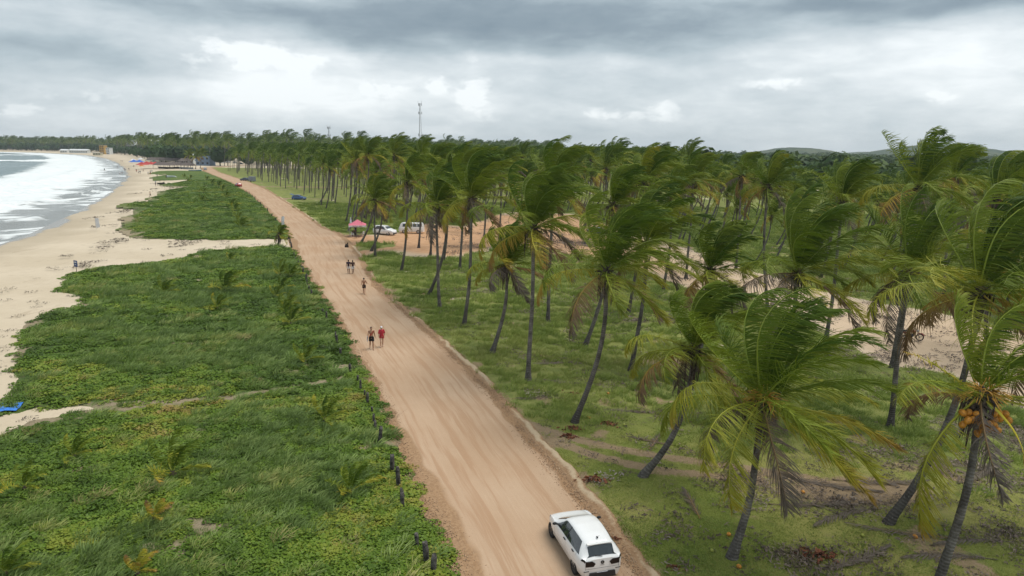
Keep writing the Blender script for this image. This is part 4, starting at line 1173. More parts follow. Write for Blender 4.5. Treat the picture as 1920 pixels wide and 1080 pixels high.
# where the long blue-green grass grows rather than creepers
def grassy(x, y):
    v = vnoise(x, y, 7, 91, 3) + .5 * vnoise(x, y, 2.2, 92, 2)
    v = v + .35 * blob(x, y, 430, 640, 9, 6) + .30 * blob(x, y, 560, 830, 4, 5) + .3 * blob(x, y, 430, 900, 4, 3) + .2 * blob(x, y, 380, 560, 14, 6) - .3 * blob(x, y, 120, 830, 5, 4) - .3 * blob(x, y, 760, 980, 3, 4) + .25 * blob(x, y, 600, 1000, 2, 2)
    return v
C1 = [clump_creeper(i) for i in range(5)]
x, y, r = polar_points(96000, 19, 340, -62, 8, g, 1.25)
d = dune_sdf(x, y) + vnoise(x, y, .9, 62, 3) * 1.0 + vnoise(x, y, 3.5, 61, 3) * 3.2 * sstep(10, 60, y) * .5
bl = bare_left(x, y); gr = grassy(x, y)
ok = (d > g.uniform(-.35, .9, len(x)) + .8 * (r > 150)) & (g.random(len(x)) > bl * 1.15) & (g.random(len(x)) > sstep(-.12, .22, gr) * .55)
x, y, r, gr = x[ok], y[ok], r[ok], gr[ok]; n = len(x)
print('creepers', n)
tint = np.clip(.45 + vnoise(x, y, 5, 95, 3) * .95 + vnoise(x, y, .8, 96, 2) * .5 + g.normal(0, .07, n), 0, 1)
scatter('creeper_mat', 'mat of round leaved green beach creepers over the dune', C1, np.c_[x, y, dune_z(x, y)], g.uniform(.75, 1.25, n) * np.clip(r / 38, 1, 2.8) ** .55, g.uniform(0, 6.28, n), tint, 1, tilt=g.normal(0, .12, (n, 2)))
G1 = [clump_grass(i + 20, n=60, wd=.014, L=.46) for i in range(6)]
x, y, r = polar_points(46000, 19, 170, -62, 12, g, 1.2)
d = dune_sdf(x, y) + vnoise(x, y, .9, 62, 3) * .8; gr = grassy(x, y); bl = bare_left(x, y)
ok = (d > g.uniform(0, 1.2, len(x))) & (g.random(len(x)) < sstep(-.10, .20, gr) * .50 + .05) & (g.random(len(x)) > bl * 1.25)
x, y, r, gr = x[ok], y[ok], r[ok], gr[ok]; n = len(x)
print('grass', n)
tint = np.clip(.38 + vnoise(x, y, 4, 97, 3) * .9 + vnoise(x, y, 1.1, 197, 2) * .5 + g.normal(0, .14, n) + .25 * sstep(.05, -.1, gr), 0, 1)
scatter('dune_grass', 'long blue green dune grass combed over by the wind', G1, np.c_[x, y, dune_z(x, y)], g.uniform(.7, 1.3, n) * np.clip(r / 45, 1, 2.2) ** .7, g.normal(0, .35, n), tint, 2)
# right: short lawn tufts near, tussocks farther
G2 = [clump_grass(i + 40, n=46, r=.30, L=.085, wd=.010, wind=.3, mat=M_TUSS) for i in range(4)]
G3 = [clump_grass(i + 50, n=80, r=.42, L=.36, wd=.012, wind=.8, mat=M_TUSS) for i in range(5)]
x, y, r = polar_points(52000, 19, 95, -12, 60, g, 1.0)
z, d = grove_zd(x, y); b_ = bare_at(x, y); l_ = litter_at(x, y); t_ = tall_at(x, y)
ok = (d > g.uniform(-.1, .6, len(x))) & (g.random(len(x)) > b_) & (g.random(len(x)) > sstep(.25, .7, l_) * .9) & (g.random(len(x)) > t_ * .7)
x, y, z, r = x[ok], y[ok], z[ok], r[ok]; n = len(x); print('lawn', n)
scatter('lawn_grass', 'short mossy grass of the palm lawn', G2, np.c_[x, y, z], g.uniform(.6, 1.3, n) * np.clip(r / 40, 1, 1.6), g.uniform(0, 6.28, n), np.clip(.5 + vnoise(x, y, 5, 98, 3) * 1.0 + g.normal(0, .10, n), 0, 1), 3)
x, y, r = polar_points(60000, 26, 200, -22, 48, g, 1.25)
z, d = grove_zd(x, y); b_ = bare_at(x, y); l_ = litter_at(x, y); t_ = tall_at(x, y)
ok = (d > g.uniform(.1, 1.2, len(x))) & (g.random(len(x)) > b_ * 1.2) & (g.random(len(x)) > sstep(.3, .8, l_) * .9) & (g.random(len(x)) < t_ * .6 * (.35 + .65 * sstep(-.2, .1, vnoise(x, y, 2.5, 44, 2))))
x, y, z, r = x[ok], y[ok], z[ok], r[ok]; n = len(x); print('tussock', n)
scatter('tussock_grass', 'long soft tussock grass under the palms', G3, np.c_[x, y, z], g.uniform(.5, 1.25, n) * np.clip(r / 55, 1, 1.8), g.normal(0, .6, n), np.clip(.40 + vnoise(x, y, 5, 99, 3) * .9 + g.normal(0, .08, n), 0, 1), 4)
# litter
def clump_litter(seed, n=24, r=.55):
    g = np.random.default_rng(seed); V = []; F = []
    for i in range(n):
        a = g.uniform(0, 6.28); q = r * math.sqrt(g.random()); c = np.array([q * math.cos(a), q * math.sin(a), g.uniform(.01, .09)])
        t = nrmz(np.array([g.normal(), g.normal(), g.normal(0, .18)])); nn = nrmz(np.array([g.normal(0, .4), g.normal(0, .4), 1])); b = nrmz(np.cross(nn, t))
        L = g.uniform(.05, .26); w_ = g.uniform(.012, .035); k = len(V); bend = nn * g.uniform(.0, .07)
        V += [c - t * L / 2 - b * w_ * .5, c - t * L / 2 + b * w_ * .5, c + b * w_ + bend, c - b * w_ + bend, c + t * L / 2 + b * w_ * .3, c + t * L / 2 - b * w_ * .3]; F += [[k, k + 1, k + 2, k + 3], [k + 3, k + 2, k + 4, k + 5]]
    return mesh_np('litter', V, np.array(F), [M_LITTER])
L1 = [clump_litter(i) for i in range(6)]
x, y, r = polar_points(40000, 19, 150, -8, 52, g, 1.2)
l_ = litter_at(x, y); z, d = grove_zd(x, y)
dcl = sdf(x, y, CLEAR)
ok = (g.random(len(x)) < .55 * sstep(.15, .85, l_) + .05) & (x > road_x(y)[1] + .5)
x, y, r, z = x[ok], y[ok], r[ok], np.maximum(z[ok], -.02); n = len(x); print('litter', n)
scatter('leaf_litter', 'scattered dead leaves and frond scraps on the grove floor', L1, np.c_[x, y, z], g.uniform(.6, 1.3, n) * np.clip(r / 45, 1, 1.7), g.uniform(0, 6.28, n), np.clip(g.normal(.50, .2, n), 0, 1), 5)
# pebbles, clods and wrack on road verge and beach
def clods(seed, n=14):
    g = np.random.default_rng(seed); mb = MB()
    for i in range(n):
        s = g.uniform(.008, .032); mb.ball((g.normal(0, .3), g.normal(0, .3), s * .4), (s * g.uniform(.8, 1.5), s, s * .7), 6, 4)
    return mb.mesh('clod', M_CLOD)
M_CLOD = make_leafy('clods', [(0, (.28, .18, .11)), (.5, (.38, .255, .16)), (1, (.50, .38, .26))], 0, rough=.95)
K1 = [clods(i) for i in range(3)]
yy = 19 + 70 * g.random(2600) ** 1.3; xl_, xr_ = road_x(yy)
sd_ = g.random(2600) < .45
off = np.abs(g.normal(0, .55, 2600)); xx = np.where(sd_, xl_ + off, xr_ - off + .1)
xx = xx; n = len(xx)
scatter('road_clods', 'loose clods and small stones along the edges of the road', K1, np.c_[xx, yy, np.full(n, .03)], g.uniform(.4, 1.2, n), g.uniform(0, 6.28, n), np.clip(g.normal(.35, .2, n), 0, 1), 6)
bx = G(250, 430); 
x, y, r = polar_points(26000, 30, 330, -52, -8, g, 1.3)
ds_ = -sdf(x, y, SHORE); dv = dune_sdf(x, y)
wr = vnoise(x * 1.6, y * .55, 9, 120, 4)
ok = (ds_ > 6) & (dv < -.2) & (((wr > .17) & (g.random(len(x)) < .5) & (dv > -14)) | (g.random(len(x)) < .05 * (dv > -6))) & (x < road_x(y)[0] - 1)
x, y, r = x[ok], y[ok], r[ok]; n = len(x); print('wrack', n)
scatter('beach_wrack', 'dark strands of seaweed and twigs on the upper beach', L1[:3], np.c_[x, y, np.full(n, .03)], g.uniform(.4, 1.0, n) * np.clip(r / 60, 1, 2.4), g.normal(0, .7, n), np.clip(g.normal(.25, .12, n), 0, 1), 7)

# ================================================================== fence posts, young palms, fallen things
def post_mesh(seed, h=.95, r=.11):
    g = np.random.default_rng(seed); n = 9; V = []; F = []; m = 7
    lean = (g.normal(0, .05), g.normal(0, .05))
    for i in range(m):
        t = i / (m - 1)
        rr = r * (1 + g.normal(0, .05)) * (1.05 - .1 * t) * (.82 if i == m - 1 else 1)
        for k in range(n):
            a = 6.283 * k / n; q = rr * (1 + .10 * math.sin(3 * a + seed) + g.normal(0, .03))
            V.append((lean[0] * t + q * math.cos(a), lean[1] * t + q * math.sin(a), -.25 + (h + .25) * t + (g.normal(0, .018) if i == m - 1 else 0)))
    for i in range(m - 1):
        for k in range(n): F.append([i * n + k, i * n + (k + 1) % n, (i + 1) * n + (k + 1) % n, (i + 1) * n + k])
    V.append((lean[0], lean[1], h - .03)); F += [[(m - 1) * n + k, (m - 1) * n + (k + 1) % n, len(V) - 1] for k in range(n)]
    me = bpy.data.meshes.new('fence_post'); me.from_pydata(V, [], F); me.materials.append(M_POST)
    me.polygons.foreach_set('use_smooth', [len(f) == 4 for f in F]); me.update(); return me
POSTS = [post_mesh(i, h=[.95, .85, 1.05, .75, .9, .7][i]) for i in range(6)]
posts_px = [(735, 893, 1.0), (737, 888, 0), (748, 920, .95), (757, 942, .8), (755, 962, .9), (781, 1034, .9), (800, 1063, .95), (812, 1082, .9), (712, 836, .9), (704, 815, .8), (701, 802, .7), (699, 780, .6), (689, 764, .8), (684, 751, .6), (676, 738, .7), (670, 722, .7), (657, 706, .8), (638, 672, .8), (632, 650, .8),
            (629, 640, .7), (612, 606, .8), (607, 592, .6), (585, 562, .9), (579, 551, .9), (576, 541, .8), (573, 531, 1.0), (568, 522, 1.0), (565, 512, .9), (562, 503, .8), (559, 494, .8), (557, 486, .7), (547, 468, 1.0), (544, 459, 1.0), (541, 452, .9),
            (533, 437, .8), (527, 429, .8), (519, 419, .8), (512, 410, .8), (505, 401, .9), (499, 394, .9), (493, 388, .9), (488, 383, .9), (483, 378, .9), (478, 373, .8), (473, 368, .8), (469, 364, .8)]
plab = {0: 'tall dark fence post just above the stretch where the creepers meet the road edge', 2: 'squat grey fence post above the pair standing close together', 5: 'pale topped fence post lowest but two along the road edge', 6: 'dark fence post near the lower edge of the view beside the road', 8: 'grey fence post above the wide gap in the post row', 11: 'whitish short fence post sunk in creepers', 16: 'short post by the bare sand patch beside the verge', 22: 'thick dark post at the start of the dense post row', 31: 'reddish brown post beside the mouth of the sand path'}
for i, (a, b_, s) in enumerate(posts_px):
    if not s: continue
    p = G(a, b_ - 4)
    xl0 = float(road_x(p.y)[0])
    o = ob('fence_post', POSTS[i % 6], loc=(min(p.x, xl0 - .05), p.y, float(max(0, dune_z(p.x, p.y))) * .5), rot=(random.gauss(0, .05), random.gauss(0, .05), i * 1.7), scale=(s * (.9 + .2 * random.random()),) * 2 + (s,))
    ORD = 'first second third fourth fifth sixth seventh eighth ninth tenth eleventh twelfth thirteenth fourteenth fifteenth sixteenth seventeenth eighteenth nineteenth twentieth twenty-first twenty-second twenty-third twenty-fourth twenty-fifth twenty-sixth twenty-seventh twenty-eighth twenty-ninth thirtieth'.split()
    far_i = i - 33
    tag(o, plab.get(i) or ('%s dark post beyond the bushy roadside palm, counted up the road' % ORD[far_i] if far_i >= 0 else '%s weathered post counted down the verge from the bushy roadside palm' % ORD[32 - i] if i > 18 else '%s weathered post counted up the verge from the lower frame edge' % ORD[i]), 'fence post', 'weathered posts along the left road edge')

def young(seed, n=9, size=1.0, yellow=0.0):
    g = np.random.default_rng(seed); ms = []
    for i in range(n):
        f = i / (n - 1); el = R(82 - 60 * f + g.normal(0, 5)); a = i * 2.4 + g.normal(0, .2)
        ms.append(frond_mesh(a, el, size * g.uniform(1.5, 2.3), 1.3, .7 + .5 * f, 26, float(np.clip(yellow + .06 + .22 * f + g.normal(0, .06), 0, .55)), g, lseg=3, lw=.05, ll=.55 * size, rr=.018, bare=.22))
    return ms
YOUNG = [young(i + 5, 8 + i % 3) for i in range(4)]; YOUNGY = young(15, 7, .85, .33)
_sb = MB(); _sb.ball((0, 0, .02), (.16, .16, .22), 8, 5); STUB = _sb.mesh('stem', M_FIBRE, True)
young_px = [(325, 897, 1.05, 0, 'largest young coconut palm in the lower dune grass, its lowest frond orange'), (290, 982, .62, 1, 'small bright yellow young palm below the largest young palm'), (258, 1085, .62, 1, 'bright yellow young palm cut by the lower edge of the view'),
            (140, 862, .62, 0, 'low young palm with two yellowish tips among round leaved creepers'), (48, 925, .62, 0, 'small dark young palm in the lower left dune'), (12, 1082, .6, 0, 'young palm in the lower left corner'), (660, 934, .85, 0, 'young palm with a reddish base close to the tall fence posts'),
            (610, 795, .95, 0, 'dark young palm in the creepers left of the short fence posts'), (572, 685, .95, 0, 'light green young palm beside the bare sand patch on the verge'), (308, 553, 1.1, 0, 'young palm nearest the beach in the middle dune field'), (423, 550, 1.45, 0, 'tallest young palm in the middle dune field'), (408, 585, .95, 0, 'young palm just below the tallest young one of the dune'),
            (526, 520, 1.15, 0, 'uppermost of the young palms clustered near the road posts'), (545, 522, 1.2, 0, 'young palm touching the dense row of posts'), (528, 545, .8, 0, 'small young palm below the cluster near the posts'), (517, 560, .8, 0, 'pale young palm left of the road post row'), (541, 578, .9, 0, 'dark young palm in the middle of the roadside line'),
            (535, 592, 1.0, 0, 'young palm with spreading fronds in the roadside line'), (545, 612, .95, 0, 'lowest dark young palm of the roadside line'), (430, 492, .8, 0, 'young palm at the upper rim of the dune field'),
            (382, 362, 1.2, 0, None), (379, 378, 1.2, 0, None), (435, 388, 1.2, 0, None), (440, 397, 1.3, 0, None), (447, 413, 1.2, 0, None), (452, 428, 1.5, 0, None), (410, 351, 1.3, 0, None), (417, 359, 1.3, 0, None), (424, 371, 1.3, 0, None), (388, 338, 1.2, 0, None), (398, 346, 1.3, 0, None), (357, 336, 1.2, 0, None), (345, 333, 1, 0, None), (352, 341, 1, 0, None)]
for i, (a, b_, s, yl, lab) in enumerate(young_px):
    p = G(a, b_); o = empty('young_palm', (p.x, p.y, float(dune_z(p.x, p.y)) + .08), random.gauss(0, .3), s * (.85 if a > 480 or b_ < 600 else 1.0))
    tag(o, lab or 'small %s young palm planted in the far dune grass' % ['first', 'second', 'third', 'fourth', 'fifth', 'sixth', 'seventh', 'eighth', 'ninth', 'tenth', 'eleventh', 'twelfth', 'thirteenth', 'last'][i - 20], 'young palm', 'young palms planted in the dune field')
    for me in (YOUNGY if yl else YOUNG[i % 4]): ob('frond', me, o, loc=(0, 0, .1))
    ob('stem', STUB, o)

def fallen(seed, L=3.4, age=.9, curve=.5, nl=44):
    g = np.random.default_rng(seed); V, F, mi, ag, tp = frond_data(0.0, R(4), L, .0, .0, nl, age, g, lseg=3, lw=.05, ll=.75, rr=.028)
    V = V.copy(); V[:, 1] *= .62; V[:, 2] = np.abs(V[:, 2]) * .32 + .03; V[:, 1] += curve * (V[:, 0] / L) ** 2
    return mesh_np('fallen_frond', V, F, [M_FROND, M_RACHIS], fm=mi, attrs=dict(age=ag, tip=tp))
FALL = [fallen(1, 2.6, .80, .1), fallen(2, 3.6, .96, .7), fallen(3, 4.2, .84, -.6), fallen(4, 3.2, 1.0, .9), fallen(5, 3.0, .88, -.3)]
fallen_px = [(1312, 978, 0, 88, 1.0, 'rust brown fallen frond lying upright on the open lawn below the wheel ruts'), (1290, 968, 4, 70, .0, ''), (1217, 845, 0, 60, .85, 'tan fallen frond pointing up beside the slanting trunk'), (1262, 838, 4, 160, .8, 'tan fallen frond spread sideways beside the wheel ruts'),
             (1800, 1016, 2, 176, 1.0, 'long brown and orange fallen frond behind the near trunk at the right'), (1900, 1022, 3, 170, 1.0, 'dark fallen frond with an orange cut end at the right edge'), (1020, 715, 3, -28, 1.1, 'grey fallen frond with bent midrib below the tall grey palm'), (1170, 712, 3, 178, .9, 'grey fallen frond lying behind the ragged leaning palm'),
             (1080, 752, 1, 170, 1.0, 'reddish brown fallen frond near the grass edge of the road'), (960, 750, 4, 8, .9, 'flattened brown frond heap tip close to the road verge'), (1130, 770, 3, -20, 1.1, 'silvery grey fallen frond right of the leaning palm foot'), (1095, 685, 1, 175, 1.0, 'brown fallen frond at the start of the long grass'),
             (1480, 900, 3, -35, 1.2, 'white grey fallen frond by the sandy patch behind the orange stalk palm'), (1560, 905, 1, -15, 1.2, 'dusty green grey fallen frond among the litter heap'), (1640, 960, 3, 190, 1.1, 'dark fallen frond on the litter between the two leaning palms'), (1870, 1055, 3, 165, 1.1, 'pale bleached frond lying in the lower right corner'),
             (1530, 1072, 3, 10, 1.2, 'thin pale fallen frond at the lower edge of the view'), (1440, 950, 1, -10, 1.0, 'dark grey fallen frond right of the rust brown one'), (1900, 870, 1, 200, 1.2, 'dark fallen frond on the litter at the far right'), (980, 668, 2, -8, .8, 'thin fallen branch frond above the grey ones'),
             (1230, 600, 1, 185, 1.0, 'fallen frond in the long grass behind the ragged palm'), (1780, 660, 1, -12, 1.2, 'dead frond on the sandy track beyond the motorcycle'), (770, 545, 1, 4, .8, 'pale fallen stick like frond in the grass beside the upper road')]
for (a, b_, k, rz, s, lab) in fallen_px:
    if not s: continue
    p = G(a, b_); z_, d_ = grove_zd(np.array([p.x]), np.array([p.y]))
    tag(ob('fallen_frond', FALL[k], loc=(p.x, p.y, max(.02, float(z_[0]))), rot=(0, 0, R(rz)), scale=(s,) * 3), lab, 'palm frond', 'fallen palm fronds on the grove floor')
nuts_px = [(1334, 1039), (1385, 1069), (1104, 786), (1170, 800), (1505, 929), (1366, 1008), (1616, 1010), (1140, 742), (1715, 1012)]
nlab = ['orange coconut lying on the lawn left of the flowering palm foot', 'orange coconut on the lawn below the flowering palm foot']
for i, (a, b_) in enumerate(nuts_px):
    p = G(a, b_); z_, d_ = grove_zd(np.array([p.x]), np.array([p.y]))
    tag(ob('coconut', COCO_ME if i % 3 else COCOG_ME, loc=(p.x, p.y, float(z_[0]) + .05), rot=(1.2, i, 0), scale=(.85,) * 3), nlab[i] if i < 2 else 'fallen coconut %s' % ['', '', 'beside the leaning palm foot', 'by the husk heaps', 'at the edge of the sandy patch', 'above the flowering palm foot', 'near the long dead frond', 'in the grass behind the leaning palm', 'near the flared black palm foot'][i], 'coconut', 'fallen coconuts on the lawn')
def husk_pile(seed, n=46, rx=.7, ry=.4):
    g = np.random.default_rng(seed); V = []; F = []
    for i in range(n):
        c = np.array([g.normal(0, rx * .45), g.normal(0, ry * .45), 0]); c[2] = .04 + .16 * math.exp(-((c[0] / rx) ** 2 + (c[1] / ry) ** 2) * 3) * g.random()
        t = nrmz(np.array([g.normal(), g.normal(), g.normal(0, .4)])); b = nrmz(np.cross(g.normal(0, 1, 3), t)); L = g.uniform(.07, .16); w_ = g.uniform(.03, .07); nn = np.cross(t, b) * w_ * .6; k = len(V)
        V += [c - t * L, c + b * w_ + nn, c + t * L, c - b * w_ + nn, c - nn * .5]; F += [[k, k + 1, k + 4], [k + 1, k + 2, k + 4], [k + 2, k + 3, k + 4], [k + 3, k, k + 4]]
    return mesh_np('husk_pile', V, F, [M_HUSKP])
M_HUSKP = simple('husk_shells', (.20, .072, .035), .85, vary=.5, nscale=5)
for i, (a, b_, s, lab) in enumerate([(1530, 1048, 1.3, 'heap of dark red coconut husks at the lower edge beside grey fronds'), (1072, 742, .9, 'small heap of red husks on the brown frond near the road'), (1075, 808, 1.0, 'row of rusty husks below the leaning palm foot'), (1140, 798, .9, 'orange brown husk heap with pale nuts beside the leaning palm'), (1066, 822, .9, 'scattered rusty husks along the upper wheel rut'), (1115, 905, 1.1, 'dark leaf and husk heap close to the road berm'), (1265, 1070, .5, 'small brown husk near the lower edge of the lawn'), (1155, 1012, .45, 'curled brown husk on the verge beside the white hatchback')]):
    p = G(a, b_); z_, d_ = grove_zd(np.array([p.x]), np.array([p.y]))
    tag(ob('husk_pile', husk_pile(i), loc=(p.x, p.y, max(.03, float(z_[0]))), rot=(0, 0, R(-15)), scale=(s,) * 3), lab, 'husks', 'coconut husk heaps')

# ================================================================== cars
M_WHITE = simple('white_car_paint', (.80, .80, .80), .28, spec=.5, vary=.015, coat=.6)
def dusty():
    m, nt = newmat('dusty_white_paint'); co = nt.new('ShaderNodeTexCoord').outputs['Object']
    sp = nt.new('ShaderNodeSeparateXYZ'); nt.put(sp.inputs[0], co); n = nt.noise(co, 5, 6, .7)
    d = nt.mapr(nt.m('ADD', sp.outputs[2], nt.m('MULTIPLY', nt.m('SUBTRACT', n, .5), .35)), .72, .22)
    c = nt.mixc(nt.m('MULTIPLY', d, .6), (.80, .80, .80), (.50, .40, .31)); c = nt.mixc(nt.m('MULTIPLY', nt.mapr(n, .5, .8), .15), c, (.62, .57, .5))
    finish(nt, princ(nt, c, nt.mapr(d, 0, 1, .25, .8), None, spec=.5, coat=.5)); return m
M_DUSTY = dusty()
M_GLASS = simple('dark_car_glass', (.018, .022, .026), .04, spec=.9, vary=.0, coat=.5)
M_RUB = simple('tyre_rubber', (.018, .018, .018), .9, vary=.2)
M_RIM = simple('dark_wheel_cover', (.05, .05, .052), .45, metal=.3)
M_RIMS = simple('silver_wheel_cover', (.42, .42, .43), .35, metal=.7)
M_BLK = simple('black_plastic', (.02, .02, .021), .6)
M_LAMP = simple('smoked_red_lamp', (.012, .007, .007), .3, spec=.3)
M_HEADL = simple('clear_headlamp', (.55, .57, .6), .12, spec=.7)
M_PLATE = simple('plate_white', (.72, .72, .70), .5, vary=.02); M_PLATEB = simple('plate_blue', (.02, .05, .30), .5)
def pch(x, pts):
    xs = [p[0] for p in pts]; ys = [p[1] for p in pts]
    f = lambda q: np.interp(q, xs, ys)
    h = .045; return (f(x - h) + 2 * f(x) + f(x + h)) / 4
class CarShape:
    def __init__(s, L, W, H, top, belt, wb, wr, sill=.20):
        s.L, s.W, s.H, s.top, s.belt, s.wbp, s.wrp, s.sill = L, W, H, top, belt, wb, wr, sill
    def sec(s, x):
        """half cross-section rows (y, z) at station x"""
        zc = pch(x, s.top); zb = min(pch(x, s.belt), zc - .035)
        wb = s.W / 2 * pch(x, s.wbp); wr = s.W / 2 * pch(x, s.wrp)
        if zc - zb < .12:
            k = max(0, (zc - zb - .035) / .085); wr = wr * k + wb * .90 * (1 - k)
        sl = s.sill
        return np.array([(0, sl), (wb * .88, sl), (wb * .975, sl + .12), (wb * 1.0, sl + .36), (wb * .995, zb - .10 if zb - .10 > sl + .4 else (zb + sl + .36) / 2), (wb * .945, zb), (wb * .945 * .5 + wr * .5 + .012, zb * .5 + (zc - .075) * .5), (wr, zc - .075), (wr * .90, zc - .032), (wr * .58, zc - .006), (0, zc)])
    def pt(s, x, v, side=1):
        sc = s.sec(x); i = min(int(v), 9); f = v - i
        y, z = sc[i] * (1 - f) + sc[i + 1] * f
        return np.array([x, y * side, z])
    def body(s, nx=64):
        xs = np.linspace(-s.L / 2, s.L / 2, nx)
        xs = s.L / 2 * np.sign(xs) * (1 - (1 - np.abs(xs) / (s.L / 2)) ** 1.25)
        V = []; F = []; ring = 20
        for x in xs:
            sc = s.sec(x)
            for k in range(11): V.append((x, sc[k][0], sc[k][1]))
            for k in range(9, 0, -1): V.append((x, -sc[k][0], sc[k][1]))
        for i in range(nx - 1):
            for k in range(ring):
                k2 = (k + 1) % ring
                F.append([i * ring + k, (i + 1) * ring + k, (i + 1) * ring + k2, i * ring + k2])
        F.append([k for k in range(ring)]); F.append([(nx - 1) * ring + k for k in range(ring)][::-1])
        return V, F
    def patch(s, xf, v0, v1, side=1, nu=10, nv=5, off=.008):
        """panel lying just proud of the body: xf(v) -> (x0, x1)"""
        P = np.zeros((nv, nu, 3))
        for j in range(nv):
            v = v0 + (v1 - v0) * j / (nv - 1); x0, x1 = xf((v - v0) / (v1 - v0))
            for i in range(nu): P[j, i] = s.pt(x0 + (x1 - x0) * i / (nu - 1), v, side)
        du = np.gradient(P, axis=1); dv = np.gradient(P, axis=0); n = nrmz(np.cross(du, dv)) * (-side if True else 1)
        c = np.array([0, 0, .8]); 
        sg = np.sign(np.sum(n * (P - c), -1, keepdims=True)); n = n * np.where(sg == 0, 1, sg)
        P = P + n * off
        F = [[j * nu + i, j * nu + i + 1, (j + 1) * nu + i + 1, (j + 1) * nu + i] for j in range(nv - 1) for i in range(nu - 1)]
        return P.reshape(-1, 3).tolist(), F
    def top_patch(s, x0, x1, w0, w1, nu=6, nv=11, off=.008, vlo=7.4):
        """glass across the car between stations x0, x1"""
        P = np.zeros((nu, nv, 3))
        for i in range(nu):
            t = i / (nu - 1); x = x0 + (x1 - x0) * t; sc = s.sec(x)
            for j in range(nv):
                q = -1 + 2 * j / (nv - 1)
                vv = 10 - (10 - vlo) * abs(q) ** 1.0 * (w0 + (w1 - w0) * t)
                p = s.pt(x, vv, 1 if q >= 0 else -1); P[i, j] = p
        du = np.gradient(P, axis=0); dv = np.gradient(P, axis=1); n = nrmz(np.cross(du, dv)); n = n * np.sign(n[..., 2:3] + 1e-6)
        P = P + n * off
        F = [[i * nv + j, (i + 1) * nv + j, (i + 1) * nv + j + 1, i * nv + j + 1] for i in range(nu - 1) for j in range(nv - 1)]
        return P.reshape(-1, 3).tolist(), F
def boolean_cut(ob_, cutter):
    md = ob_.modifiers.new('b', 'BOOLEAN'); md.object = cutter; md.operation = 'DIFFERENCE'; md.solver = 'EXACT'
    bpy.context.view_layer.update()
    me = bpy.data.meshes.new_from_object(ob_.evaluated_get(bpy.context.evaluated_depsgraph_get()))
    ob_.modifiers.clear(); ob_.data = me; bpy.data.objects.remove(cutter)
